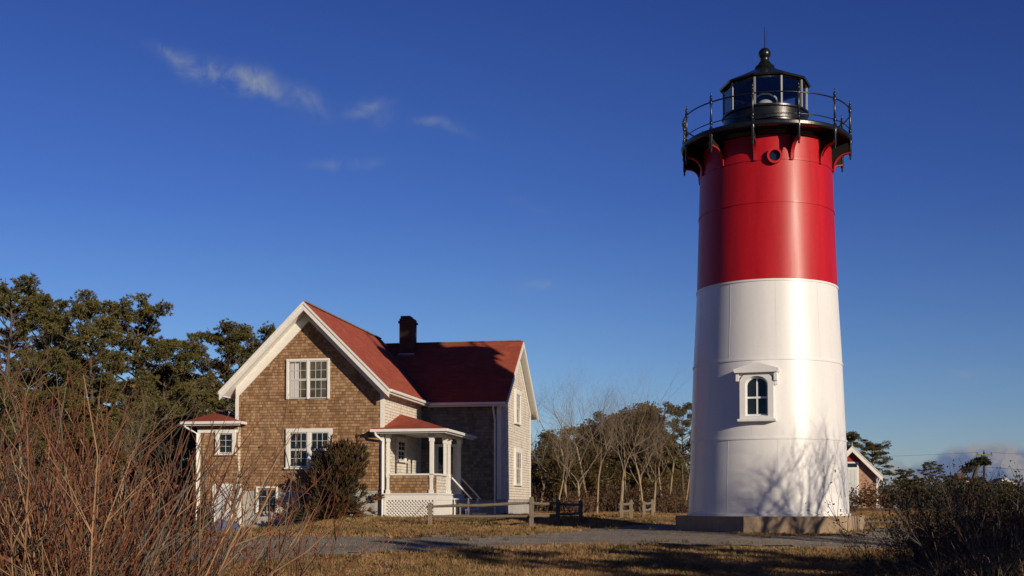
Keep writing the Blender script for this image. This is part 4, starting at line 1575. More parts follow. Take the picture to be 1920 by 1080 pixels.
def make_bare(seed, h, r, fork=0.35, maxd=4, barkm='bark_pale', kids=(2, 4), leanx=0.0, bend=0.16):
    rnd = random.Random(seed)
    root = empty('bare_tree')
    mb, mt = MB(), MB()
    tips = []
    # trunk
    p0 = Vector((0, 0, -0.2))
    d = Vector((leanx, rnd.uniform(-.1, .1), 1)).normalized()
    pts, rads = [p0], [r]
    n = 4
    cur = p0
    for i in range(n):
        d = (d + Vector((rnd.gauss(0, .07), rnd.gauss(0, .07), 0.1))).normalized()
        cur = cur + d * (h * fork / n)
        pts.append(cur.copy())
        rads.append(r * (1 - .3 * (i + 1) / n))
    mb.tube(pts, rads, 8, cap=False)
    nf = rnd.randint(2, 4)
    for k in range(nf):
        a = 6.28 * k / nf + rnd.uniform(-.5, .5)
        nd = (d + Vector((math.cos(a), math.sin(a), 0)) * rnd.uniform(.25, .62)).normalized()
        grow(mt, rnd, pts[-1] if k < 2 else pts[-2], nd, h * (1 - fork) * rnd.uniform(.38, .5), rads[-1] * rnd.uniform(.5, .75), 0, maxd - 1, tips, 6, bend, kids)
    tr = mb.build('trunk', M[barkm], root, 60, recalc=False)
    mt.build('branches', M['twig_bark'] if barkm == 'bark_pale' else M[barkm], root, None, recalc=False)
    return root


def stem_paths(rnd, n, cx, cy, sx, sy, hmin, hmax, fan, lean=(0, 0), curve=0.25):
    for i in range(n):
        x, y = cx + rnd.gauss(0, sx), cy + rnd.gauss(0, sy)
        L = rnd.uniform(hmin, hmax)
        d = Vector(((x - cx) * fan / max(sx, .01) * .35 + rnd.gauss(0, .22) + lean[0], (y - cy) * fan / max(sy, .01) * .25 + rnd.gauss(0, .2) + lean[1], 1)).normalized()
        yield x, y, L, d


def make_shrub(name, label, cat, loc, n, sx, sy, hmin, hmax, fan, stems, seed, lean=(0, 0), r0=0.008, twigs=4, leaves=0, leafm='scrub_leaf', leafsize=0.05, group=None, tw=0.35, sides=4):
    """woody shrub of many stems; stems = list of materials split over the stems"""
    rnd = random.Random(seed)
    rng = np.random.default_rng(seed)
    root = empty(name, (loc[0], loc[1], gz(loc[0], loc[1])))
    tag(root, label, cat, group)
    mbs = [MB() for _ in stems]
    C = []
    for x, y, L, d in stem_paths(rnd, n, 0, 0, sx, sy, hmin, hmax, fan, lean):
        mb = mbs[min(len(mbs) - 1, int(rnd.random() ** 1.5 * len(mbs)))]
        z = gz(loc[0] + x, loc[1] + y) - root.location.z
        p = Vector((x, y, z - .05))
        pts = [p]
        k = 6
        dd = d.copy()
        for i in range(k):
            dd = (dd + Vector((rnd.gauss(0, .13), rnd.gauss(0, .13), .07))).normalized()
            p = p + dd * (L / k)
            pts.append(p.copy())
        r = r0 * rnd.uniform(.55, 1.35) * (L / hmax) ** .5
        mb.tube(pts, [r * (1 - .8 * i / k) for i in range(k + 1)], sides, cap=False)
        for q in range(rnd.randint(max(0, twigs - 2), twigs + 2)):
            i = rnd.randint(1, k - 1)
            s = pts[i]
            ax = Vector((rnd.gauss(0, 1), rnd.gauss(0, 1), rnd.gauss(0, .6)))
            td = ((pts[i + 1] - pts[i]).normalized() + ax.normalized() * rnd.uniform(.35, .9)).normalized()
            l = L * rnd.uniform(.12, tw)
            e1 = s + td * l * .5
            e2 = e1 + (td + Vector((rnd.gauss(0, .25), rnd.gauss(0, .25), .15))).normalized() * l * .5
            mb.tube([s, e1, e2], [r * .5, r * .38, r * .15], 3, cap=False)
            if rnd.random() < .7:
                e3 = e1 + (td + Vector((rnd.gauss(0, .6), rnd.gauss(0, .6), .2))).normalized() * l * .45
                mb.tube([e1, e3], [r * .3, r * .12], 3, cap=False)
                C.append(e3)
            C.append(e2)
            C.append(e1)
        C.append(pts[-1])
        C.append(pts[-2])
    for mb, m in zip(mbs, stems):
        if mb.v:
            mb.build('stems', M[m], root, None, recalc=False)
    if leaves:
        C = np.array([tuple(c) for c in C])
        idx = rng.integers(0, len(C), leaves)
        P = C[idx] + rng.normal(0, leafsize * 1.3, (leaves, 3))
        V, T = tufts(rng, P, 2, leafsize, leafsize * .45, 0.1)
        np_mesh('leaves', V, T, M[leafm], root)
    return root


build_weeds()

# ------------------------------------------------------------------ pines left of and behind the house
PINES = [make_pine(11, 11.5, 2.9, 0.38, 80), make_pine(12, 10.5, 2.6, 0.42, 70), make_pine(13, 12.0, 2.7, 0.45, 72), make_pine(14, 9.0, 2.3, 0.30, 70), make_pine(15, 7.0, 1.9, 0.25, 64),
         make_pine(16, 8.0, 2.1, 0.14, 120, 'needles_olive', padz=1.9, tuftn=36, barkm='bark_pale'), make_pine(17, 7.0, 1.8, 0.10, 110, 'needles_olive', padz=2.1, tuftn=34, barkm='bark_pale')]
PH = [max(max(v.co.z for v in c.data.vertices) for c in o.children) for o in PINES]
_used = set()


def plant_pine(i, px, top, Y, label, rz=0.0, group=None, sx=1.0, cat='pine tree'):
    p = at(px, top, Y)
    g = gz(p.x, p.y)
    s = (p.z - g) / PH[i]
    sc = (s * sx, s * sx, s)
    loc = (p.x, p.y, g)
    if i not in _used:
        _used.add(i)
        o = PINES[i]
        o.location = loc
        o.rotation_euler = (0, 0, rz)
        o.scale = sc
        tag(o, label, cat, group)
        return o
    return dup(PINES[i], loc, rz, sc, label, cat, group)


gL = 'pines standing left of the house'
plant_pine(0, 20, 508, 58, 'tall pine at the left edge of the photo, its top the highest of all', 0.3, gL)
plant_pine(1, 95, 548, 62, 'pine with a flat crown, second from the left edge of the photo', 1.2, gL)
plant_pine(2, 178, 548, 56, 'broad crowned pine rising behind the reddish shrubs', 2.1, gL)
plant_pine(1, 250, 558, 60, 'pine with a bare topped crown, beside the gap of sky left of the house', 4.0, gL)
plant_pine(3, 306, 622, 57, 'shorter pine filling the space below the gap of sky left of the house', 2.6, gL)
plant_pine(0, 425, 600, 66, 'dark pine with a rounded crown just left of the white gable rake', 5.2, gL, 1.15)
plant_pine(2, 490, 606, 70, 'pine whose crown shows just over the left slope of the red roof', 0.9, gL)
plant_pine(3, 60, 640, 52, 'low dense pine low down at the left edge, behind the shrubs', 3.9, gL)
plant_pine(4, 225, 690, 52, 'small pine below the broad crowned pine, behind the shrubs', 1.9, gL)
plant_pine(4, 345, 700, 60, 'small dark pine next to the entry bay of the house', 5.5, gL, 1.2)
plant_pine(3, 390, 690, 68, 'shaded pine filling the space below the white gable rake', 0.2, gL, 1.2)
plant_pine(3, 150, 660, 66, 'dim pine deep in the grove behind the broad crowned pine', 0.7, gL, 1.3)
plant_pine(3, 290, 690, 70, 'dim pine deep in the grove behind the shorter pine', 2.9, gL, 1.3)
plant_pine(4, 120, 720, 50, 'young bushy pine at the front of the grove left of the house', 3.3, gL, 1.3)
plant_pine(4, -20, 700, 48, 'young pine cut by the left edge of the photo', 3.0, gL, 1.3)

plant_pine(6, 30, 770, 80, 'olive scrub pine low in the grove behind the left edge shrubs', 1.3, gL, 2.0)
plant_pine(5, 110, 760, 78, 'olive scrub pine low in the grove behind the upright shrubs', 2.3, gL, 1.9)
plant_pine(6, 195, 765, 80, 'olive scrub pine low in the grove below the broad crowned pine', 3.3, gL, 2.0)
plant_pine(5, 270, 770, 78, 'olive scrub pine low in the grove below the shorter pine', 4.3, gL, 1.9)
plant_pine(6, 335, 775, 80, 'olive scrub pine low in the grove beside the entry bay', 5.3, gL, 2.0)

gB = 'pines in the wood between house and lighthouse'
plant_pine(5, 1218, 748, 68, 'olive pine with the widest crown in the wood left of the lighthouse', 0.4, gB, 1.1)
plant_pine(1, 1280, 752, 66, 'slender pine standing right beside the lighthouse wall', 2.2, gB, 0.9)
plant_pine(5, 1150, 768, 74, 'pine crown behind the forked pale tree', 1.4, gB, 1.4)
plant_pine(6, 1186, 752, 72, 'pine with brownish top right of the forked pale tree', 3.4, gB, 1.4)
plant_pine(6, 1098, 782, 74, 'pine behind the leaning pale branches', 4.4, gB, 1.5)
plant_pine(5, 1040, 798, 72, 'low pine next to the grey gable end of the house', 5.4, gB, 1.5)
plant_pine(6, 1120, 830, 66, 'low dense pine behind the forked tree trunk', 0.8, gB, 1.6)
plant_pine(6, 1200, 830, 70, 'low dense pine behind the rail fences', 2.8, gB, 1.7)
plant_pine(5, 1252, 812, 72, 'low dense pine in the shade beside the lighthouse', 3.8, gB, 1.5)
plant_pine(6, 1062, 850, 64, 'low dense pine closest to the far corner of the house', 1.8, gB, 1.5)

gR = 'pines right of the lighthouse'
plant_pine(0, 1592, 806, 92, 'dark pine peeping out between lighthouse and brick shed', 1.0, gR, 1.3)
plant_pine(1, 1640, 826, 95, 'spreading dark pine behind the roof of the brick shed', 0.4, gR, 1.5)
plant_pine(3, 1690, 878, 96, 'low round pine just right of the brick shed', 2.0, gR, 1.4)
plant_pine(2, 1740, 864, 108, 'pine with a tufted top standing above the low pines', 3.0, gR, 1.3)
plant_pine(4, 1715, 895, 90, 'low bushy pine in front of the tufted pine', 4.0, gR, 1.6)
plant_pine(3, 1785, 888, 104, 'low pine right of the tufted pine', 5.0, gR, 1.6)
plant_pine(4, 1820, 893, 98, 'low pine left of the utility pole', 0.6, gR, 1.7)
plant_pine(4, 1885, 905, 92, 'low pine under the wires near the right edge', 2.4, gR, 1.8)


# leaning wind-blown pine beside the utility pole
def leaning_pine():
    p = at(1822, 905, 112)
    root = empty('pine_tree', (p.x, p.y, gz(p.x, p.y)))
    tag(root, 'leaning wind bent pine beside the utility pole', 'pine tree', gR)
    k = 112 / F
    z0 = gz(p.x, p.y)
    def L(px, py):
        q = at(px, py, 112)
        return Vector((q.x - p.x, 0, q.z - z0))
    mb = MB()
    mb.tube([Vector((0, 0, -.3)), L(1824, 905), L(1828, 890), L(1833, 876), L(1840, 866)], [.3, .26, .22, .17, .1], 7)
    ends = [L(1842, 862), L(1830, 868), L(1822, 871), L(1815, 880), L(1836, 864), L(1848, 868), L(1810, 882)]
    rng = np.random.default_rng(5)
    C = []
    for e in ends:
        mb.tube([L(1832, 878), (L(1832, 878) + e) / 2, e], [.1, .06, .03], 4, cap=False)
        m = rng.normal(0, 1, (70, 3))
        m /= np.linalg.norm(m, axis=1)[:, None]
        C.append(np.array(e) + m * rng.random((70, 1)) ** .5 * np.array([.5, .7, .28]))
    mb.build('trunk', M['bark_dark'], root, 60, recalc=False)
    V, T = tufts(rng, np.concatenate(C), 7, .26, .05, .4)
    np_mesh('crown', V, T, M['needles_dark'], root)


leaning_pine()

# ------------------------------------------------------------------ bare trees in the wood
BARES = [make_bare(21, 7.5, .105, .28, 6, kids=(2, 3)), make_bare(22, 7.0, .065, .45, 6, kids=(2, 3)), make_bare(23, 8.0, .07, .5, 6, kids=(2, 3)), make_bare(24, 6.5, .072, .33, 6, kids=(2, 3))]
BH = [7.5, 7.0, 8.0, 6.5]
_ub = set()


def plant_bare(i, px, top, Y, label, rz=0.0, group=None, sx=1.0):
    p = at(px, top, Y)
    g = gz(p.x, p.y)
    s = (p.z - g) / BH[i]
    if i not in _ub:
        _ub.add(i)
        o = BARES[i]
        o.location = (p.x, p.y, g)
        o.rotation_euler = (0, 0, rz)
        o.scale = (s * sx, s * sx, s)
        return tag(o, label, 'bare tree', group)
    return dup(BARES[i], (p.x, p.y, g), rz, (s * sx, s * sx, s), label, 'bare tree', group)


gT = 'bare trees in the wood behind the fence'
plant_bare(0, 1163, 712, 59, 'large forked bare tree with pale trunk behind the short fences', 0.5, gT, 1.15)
plant_bare(1, 1206, 735, 60, 'straight pale trunked bare tree right of the forked tree', 1.6, gT)
plant_bare(2, 1104, 700, 64, 'thin bare tree with the tallest twigs left of the forked tree', 2.2, gT, 1.2)
plant_bare(3, 1062, 735, 62, 'bare tree with drooping twigs near the house', 3.0, gT, 1.2)
plant_bare(1, 1118, 745, 58, 'slim pale trunk standing close left of the forked tree', 4.0, gT)
plant_bare(2, 1283, 760, 61, 'slim bare tree with pale trunk close to the lighthouse', 5.0, gT)
plant_bare(2, 1135, 700, 68, 'tall faint bare tree behind the forked tree', 0.9, gT, 1.3)
plant_bare(3, 1030, 760, 66, 'bare tree right beside the far gable of the house', 1.1, gT, 1.3)
plant_bare(1, 1240, 760, 64, 'bare tree in front of the wide olive pine', 2.9, gT)
plant_bare(3, 1085, 770, 60, 'low spreading bare tree with branches reaching toward the house', 4.6, gT, 1.4)
plant_bare(2, 1178, 720, 66, 'thin bare tree directly behind the large fork', 3.7, gT, 1.2)
plant_bare(3, 1225, 770, 60, 'low bare tree with brown twigs behind the right hand short fence', 0.1, gT, 1.2)
plant_bare(1, 1045, 810, 58, 'small pale bare tree above the dark end of the long fence', 5.6, gT, 1.3)
plant_bare(2, 1075, 712, 70, 'thin bare tree with a wide haze of twigs left of the tallest twigs', 1.9, gT, 1.5)
plant_bare(0, 1128, 702, 67, 'many limbed bare tree filling the space left of the large fork', 3.3, gT, 1.2)
plant_bare(3, 1198, 742, 63, 'fine twigged bare tree between the large fork and the wide olive pine', 5.1, gT, 1.3)
plant_bare(0, 1012, 775, 64, 'bare tree half hidden behind the far gable of the house', 2.7, gT, 1.2)
plant_bare(2, 1255, 765, 62, 'thin leaning bare tree left of the slim tree by the lighthouse', 4.4, gT, 1.3)
gLb = 'bare trees in front of the left pines'
plant_bare(0, 215, 690, 45, 'grey bare tree with thin limbs in front of the broad crowned pine', 2.0, gLb, 1.1)
plant_bare(1, 40, 600, 44, 'pale limbed bare tree at the left edge in front of the tallest pine', 0.7, gLb, 1.2)
plant_bare(3, 285, 760, 46, 'low bare tree between shrubs and entry bay', 1.3, gLb, 1.2)
gRb = 'bare trees far right'
plant_bare(3, 1800, 868, 110, 'faint bare tree left of the leaning pine', 2.5, gRb, 1.6)
plant_bare(0, 1765, 876, 106, 'faint bare tree right of the tufted pine', 3.5, gRb, 1.6)

# ------------------------------------------------------------------ undergrowth at the foot of the wood
def undergrowth(name, label, spans, m, per, L, W, seed, dens, stems='stem_grey'):
    rng = np.random.default_rng(seed)
    rnd = random.Random(seed)
    C = []
    mb = MB()
    for (px0, px1, Y0, Y1, h, nn) in spans:
        for k in range(nn):
            px = rnd.uniform(px0, px1)
            Y = rnd.uniform(Y0, Y1)
            x = (px - 960) / F * Y
            g = gz(x, Y)
            hh = h * rnd.uniform(.35, 1.1)
            d = Vector((rnd.gauss(0, .25), rnd.gauss(0, .25), 1)).normalized()
            p = Vector((x, Y, g))
            mb.tube([p, p + d * hh * .5, p + d * hh + Vector((rnd.gauss(0, .1), 0, 0))], [.02, .014, .005], 3, cap=False)
            for j in range(dens):
                t = rnd.random() ** .7
                C.append(p + d * hh * t + Vector((rnd.gauss(0, .22), rnd.gauss(0, .22), rnd.gauss(0, .12))))
    mb2 = mb
    V, T = tufts(rng, np.array([tuple(c) for c in C]), per, L, W, .5)
    # one mass: twigs and leaves in one mesh
    o = len(V)
    tv = np.array(mb.v)
    tt = []
    for f in mb.f:
        for i in range(1, len(f) - 1):
            tt.append((f[0], f[i], f[i + 1]))
    ob = np_mesh(name, np.concatenate([V, tv]), np.concatenate([T, np.array(tt) + o]), [M[m], M[stems]])
    mi = np.zeros(len(ob.data.polygons), np.int32)
    mi[len(T):] = 1
    ob.data.polygons.foreach_set('material_index', mi)
    tag(ob, label, 'undergrowth', kind='stuff')
    return ob


undergrowth('undergrowth', 'tangled brown undergrowth at the foot of the wood behind the fence', [(1000, 1300, 62, 72, 1.6, 620), (1060, 1110, 57, 60, .9, 60), (1240, 1300, 56, 60, .8, 60)], 'scrub_brown', 4, .10, .028, 3, 10)
undergrowth('undergrowth', 'dark undergrowth under the pines left of the house', [(-60, 400, 48, 66, 2.2, 620), (-60, 470, 74, 84, 6.0, 520)], 'scrub_leaf', 4, .16, .045, 4, 12, 'stem_dark')
undergrowth('undergrowth', 'dark low scrub between brick shed and right edge', [(1655, 1960, 84, 100, 2.2, 520)], 'scrub_leaf', 4, .2, .06, 6, 10, 'stem_dark')
undergrowth('undergrowth', 'dense dark thicket deep in the wood behind house and fence', [(980, 1320, 76, 84, 4.2, 520)], 'needles_dark', 4, .22, .06, 7, 16, 'stem_dark')


# ------------------------------------------------------------------ cedar by the gable
def build_cedar():
    rng = np.random.default_rng(8)
    rnd = random.Random(8)
    g = ground_at(618, 975)
    root = empty('cedar_bush', g)
    tag(root, 'big dark rusty cedar bush growing against the shingled gable', 'bush')
    k = g.y / F
    mb = MB()
    C, O = [], []
    for i in range(170):
        a = rnd.uniform(0, 6.28)
        rr = rnd.uniform(0.1, 1.0)
        # outline: wide below, tip to the right at the top
        t = rnd.random() ** .85
        top = 140 * k
        half = (86 * k) * (1 - 0.62 * t ** 1.7)
        cx = (-6 + 38 * t) * k
        rr *= rnd.uniform(.85, 1.12)
        e = Vector((cx + math.cos(a) * half * rr, math.sin(a) * half * .62 * rr, top * t * rnd.uniform(.9, 1.02) + .1))
        s = Vector((cx * .2 + math.cos(a) * .15, math.sin(a) * .1, max(0, e.z - rnd.uniform(.5, 1.2)) * .7))
        mb.tube([s, (s + e) / 2 + Vector((0, 0, -.06)), e], [.03, .018, .006], 4, cap=False)
        d = (e - s).normalized()
        for j in range(13):
            f = rnd.uniform(.45, 1.08)
            q = s.lerp(e, f) + Vector((rnd.gauss(0, .10), rnd.gauss(0, .10), rnd.gauss(0, .09)))
            if q.y > .75:
                q.y = .75
            C.append(tuple(q))
            O.append(tuple(d * 2.4 + Vector((0, 0, .6))))
    mb.build('branches', M['stem_dark'], root, None, recalc=False)
    V, T = tufts(rng, np.array(C), 11, .25, .020, .25, np.array(O))
    np_mesh('foliage', V, T, M['cedar'], root)


build_cedar()
g = ground_at(490, 985)
make_shrub('bare_shrub', 'bare bluish grey shrub in front of the basement window', 'shrub', (g.x, g.y), 42, .35, .25, .7, 1.6, 1.2, ['stem_grey', 'stem_dark'], 31, r0=.012, twigs=6, leaves=260, leafm='scrub_leaf', leafsize=.07)

# round dark bin and blue tarpaulin at the bay door
def build_bin():
    g = ground_at(384, 993)
    root = empty('garden_bin', g)
    tag(root, 'dark green rounded bin beside the basement door of the entry bay', 'bin')
    mb = MB()
    mb.lathe([(.22, 0), (.27, .1), (.29, .45), (.28, .62)], 20, caps=True)
    mb.build('bin_body', M['black_plastic'], root, 40)
    mb = MB()
    mb.lathe([(.30, .62), (.30, .66), (.22, .76), (.08, .81)], 20, caps=True)
    mb.build('lid', M['black_plastic'], root, 40)


def build_tarp():
    g = ground_at(420, 994)
    rnd = random.Random(3)
    mb = MB()
    n = 22
    vs = []
    for j in range(n + 1):
        for i in range(n + 1):
            u, v = i / n * 2 - 1, j / n * 2 - 1
            x, y = u * .62, v * .42
            e = max(0, 1 - abs(u) ** 3) * max(0, 1 - abs(v) ** 3)
            z = .42 * e * (0.75 + .35 * mnoise.noise(Vector((u * 1.7, v * 1.7, 2)))) + .05 * mnoise.noise(Vector((u * 6, v * 6, 5))) * e
            vs.append((x, y, z + .015))
    mb.add(vs, [(j * (n + 1) + i, j * (n + 1) + i + 1, (j + 1) * (n + 1) + i + 1, (j + 1) * (n + 1) + i) for j in range(n) for i in range(n)])
    o = mb.build('tarpaulin', M['blue_tarp'], None, 60, recalc=False)
    o.location = g
    tag(o, 'crumpled blue tarpaulin over a heap at the basement door', 'tarpaulin')


build_bin()
build_tarp()


# ------------------------------------------------------------------ brick oil shed right of the tower
def build_shed():
    Y = 78.0
    apx = at(1596, 838, Y)
    ev = at(1651, 893, Y)
    cw = 0.0
    half = ev.x - apx.x
    base = gz(apx.x, Y)
    root = empty('brick_shed', (apx.x, Y, base), R(-6))
    tag(root, 'small brick oil shed with white door and steep gable beside the lighthouse', 'shed')
    zp = apx.z - base
    ze = ev.z - base
    hw = half - 0.35
    p = (zp - ze) / half
    T = lambda u, v, w: (u, w, v)
    mb = MB()
    mb.prism([(-hw, -.2), (hw, -.2), (hw, zp - p * hw - .12), (0, zp - .12), (-hw, zp - p * hw - .12)], 0, 5.0, T)
    mb.build('wall', M['brick'], root)
    n = math.sqrt(1 + p * p)
    mb = MB()
    mb.prism([(-half, ze), (0, zp), (half, ze), (half, ze - .06 * n), (0, zp - .06 * n), (-half, ze - .06 * n)], -.35, 5.3, T)
    rf = mb.build('roof', M['roof_main'], root)
    for s in (-1, 1):
        mb = MB()
        mb.prism([(s * half, ze - .0 * n), (0, zp + .0), (0, zp - .24 * n), (s * half, ze - .24 * n)], -.42, -.352, T)
        mb.build('bargeboard', M['trim'], rf)
    for s in (-1, 1):
        mb = MB()
        mb.prism([(s * half, ze + .0), (0, zp + .0), (0, zp + .06), (s * half, ze + .06)], -.45, -.30, T)
        mb.build('roof_edge', M['white_metal'], rf)
    mb = MB()
    mb.prism([(-.8, zp - p * .8 - .12 * n), (.8, zp - p * .8 - .12 * n), (0, zp - .12 * n)], -.05, -.002, T)
    mb.build('gable_boards', M['gable_red'], root)
    mb = MB()
    k = Y / F
    dz1 = at(1600, 866, Y).z - base
    mb.box(-.42, .47, -.06, -.002, .15, dz1)
    dr = mb.build('door', M['trim'], root)
    mb = MB()
    mb.box(-.30, .35, -.085, -.062, .18, dz1 - .45)
    for i in range(3):
        mb.box(-.26 + .21 * i, -.09 + .21 * i, -.10, -.086, .3, dz1 - .55)
    mb.build('door_leaf', M['door_white'], dr)
    mb = MB()
    mb.box(-.30, .35, -.08, -.062, dz1 - .36, dz1 - .1)
    mb.build('transom', M['pane'], dr)
    mb = MB()
    mb.box(-.55, .6, -.5, -.1, -.2, .12)
    mb.build('step', M['foundation'], root)
    mb = MB()
    mb.box(hw - .02, hw + .06, -.03, .1, -.1, zp - p * hw - .12)
    mb.tube([(half - .05, .0, ze - .1), (hw + .1, .05, ze - .5), (hw + .1, .05, .1)], .04, 6)
    mb.build('downspout', M['white_metal'], root)
    # lightning tip
    mb = MB()
    mb.tube([(0, -.3, zp), (0, -.3, zp + .28)], .02, 5)
    mb.build('finial', M['white_metal'], root)


build_shed()
p = at(1622, 935, 76)
make_shrub('bare_shrub', 'rust red shrub in front of the brick shed wall', 'shrub', (p.x, 76), 60, .5, .3, .7, 1.7, 1.2, ['stem_red'], 41, r0=.014, twigs=5, leaves=700, leafm='scrub_brown', leafsize=.12)


# ------------------------------------------------------------------ utility poles and wires
def build_pole(px, top, Y, label):
    p = at(px, top, Y)
    g = gz(p.x, p.y)
    root = empty('utility_pole', (p.x, p.y, g))
    tag(root, label, 'utility pole')
    h = p.z - g
    mb = MB()
    mb.tube([(0, 0, -1), (0, 0, h)], [.19, .14], 8)
    mb.build('pole', M['pole_wood'], root, 60)
    mb = MB()
    mb.box(-1.0, 1.0, -.2, -.08, h - .42, h - .26)
    mb.build('crossarm', M['weathered_wood'], root)
    for x in (-.9, 0, .9):
        mb = MB()
        zz = h - .26 if x else h
        mb.lathe([(.06, zz), (.09, zz + .06), (.05, zz + .14), (.08, zz + .2), (.03, zz + .27)], 8, (x, -.14 if x else 0), caps=True)
        mb.build('insulator', M['grey_metal'], root)
    mb = MB()
    mb.lathe([(.2, h - 1.7), (.24, h - 1.6), (.24, h - 1.0), (.18, h - .92)], 12, (-.3, -.1), caps=True)
    mb.build('transformer', M['grey_metal'], root, 40)
    return root, h


P1, h1 = build_pole(1845, 848, 150, 'utility pole with crossarm above the scrub near the right edge')


def wire(a, b, sag, label, r=.017):
    a, b = Vector(a), Vector(b)
    pts = [a.lerp(b, i / 20) - Vector((0, 0, sag * 4 * (i / 20) * (1 - i / 20))) for i in range(21)]
    mb = MB()
    mb.tube([p - a for p in pts], r, 4)
    o = mb.build('overhead_wire', M['black_paint'], None)
    o.location = a
    tag(o, label, 'wire', 'wires on the utility pole')


b0 = P1.location
wire(b0 + Vector((.9, -.14, h1 - .02)), Vector((b0.x + 22, 120, b0.z + h1 - 1.2)), .6, 'upper overhead wire running right from the crossarm')
wire(b0 + Vector((.1, -.2, h1 - 1.9)), Vector((b0.x + 22, 120, b0.z + h1 - 3.6)), .5, 'lower overhead wire running right from the pole below the crossarm', .022)
wire(b0 + Vector((-.9, -.14, h1 - .02)), Vector((b0.x - 40, 170, b0.z + h1 + .3)), .5, 'overhead wire running left from the crossarm toward the lighthouse')


# ------------------------------------------------------------------ distant houses
def far_house(px, pk, Y, halfpx, label, ch=None, rz=0.0):
    p = at(px, pk, Y)
    g = gz(p.x, p.y)
    root = empty('distant_house', (p.x, p.y, g), rz)
    tag(root, label, 'house', 'distant houses')
    zp = p.z - g
    hw = halfpx * Y / F
    ze = zp - hw * .62
    T = lambda u, v, w: (u, w, v)
    mb = MB()
    mb.prism([(-hw * .92, -.5), (hw * .92, -.5), (hw * .92, ze + .02), (0, zp - .15), (-hw * .92, ze + .02)], 0, 7, T)
    w = mb.build('wall', M['far_white'], root)
    mb = MB()
    mb.prism([(-hw, ze), (0, zp), (hw, ze), (hw, ze - .15), (0, zp - .15), (-hw, ze - .15)], -.2, 7.2, T)
    r = mb.build('roof', M['far_roof'], root)
    for s in (-1, 1):
        mb = MB()
        mb.prism([(s * hw, ze), (0, zp), (0, zp - .3), (s * hw, ze - .3)], -.28, -.21, T)
        mb.build('bargeboard', M['trim'], r)
    if ch:
        mb = MB()
        mb.box(-.5 + ch, .5 + ch, 2.5, 3.3, zp - 1.2, zp + .9)
        mb.build('chimney', M['chimney_brick'], r)
    mb = MB()
    mb.box(-.4, .4, -.04, .02, ze - 1.6, ze - .4)
    mb.build('window', M['pane'], root)


far_house(1812, 900, 140, 22, 'far off house with brown chimney left of the pole foot', 0.3)
far_house(1884, 895, 132, 20, 'far off white gable right of the utility pole', None, R(-14))

# ------------------------------------------------------------------ foreground shrubs, left
gS = 'reddish bare shrubs in the left foreground'
ST = ['stem_red', 'stem_red', 'stem_tan', 'stem_dark']
def Lp(px, Y):
    return ((px - 960) / F * Y, Y)
ST = ['stem_red', 'stem_red', 'stem_tan', 'stem_grey', 'stem_dark']
make_shrub('bare_shrub', 'reddish bare shrub with the tallest stems at the left edge', 'shrub', Lp(-5, 7.0), 270, .45, .35, 1.4, 2.5, .8, ST, 51, r0=.0105, twigs=6, leaves=700, leafm='dead_leaf', leafsize=.02, group=gS)
make_shrub('bare_shrub', 'reddish bare shrub with upright stems in front of the pines', 'shrub', Lp(95, 7.8), 270, .42, .35, 1.3, 2.35, .8, ST, 52, r0=.0105, twigs=6, leaves=700, leafm='dead_leaf', leafsize=.02, group=gS)
make_shrub('bare_shrub', 'reddish bare shrub with stems fanning right toward the entry bay', 'shrub', Lp(175, 7.2), 180, .27, .35, .9, 1.9, 1.0, ST, 53, lean=(.10, 0), r0=.010, twigs=6, leaves=500, leafm='dead_leaf', leafsize=.02, group=gS)
make_shrub('bare_shrub', 'low brown shrub with dense twigs at the bottom left corner', 'shrub', Lp(50, 5.6), 280, .46, .25, .6, 1.45, .9, ['stem_dark', 'stem_red', 'stem_tan'], 54, r0=.007, twigs=7, leaves=1500, leafm='dead_leaf', leafsize=.018, group=gS)
make_shrub('bare_shrub', 'low brown shrub with dense twigs below the entry bay', 'shrub', Lp(215, 6.2), 210, .27, .25, .55, 1.25, 1.1, ['stem_red', 'stem_dark', 'stem_tan'], 55, lean=(.16, 0), r0=.007, twigs=7, leaves=1000, leafm='dead_leaf', leafsize=.018, group=gS)
gW = 'thin twiggy shrubs along the bottom edge'
make_shrub('bare_shrub', 'sparse dark twiggy shrub at the bottom edge under the bay door', 'shrub', Lp(430, 6.0), 24, .15, .12, .75, 1.36, 1.3, ['stem_dark', 'stem_red'], 56, r0=.007, twigs=6, group=gW, tw=.45)
make_shrub('bare_shrub', 'sparse dark twiggy shrub at the bottom edge under the cedar', 'shrub', Lp(565, 6.4), 19, .17, .12, .7, 1.34, 1.3, ['stem_dark', 'stem_red'], 57, r0=.006, twigs=6, group=gW, tw=.45)
make_shrub('bare_shrub', 'few thin twigs leaning right at the bottom edge under the porch', 'shrub', Lp(655, 6.2), 7, .10, .1, .7, 1.15, 1.2, ['stem_dark'], 58, lean=(.3, 0), r0=.005, twigs=3, group=gW, tw=.4)

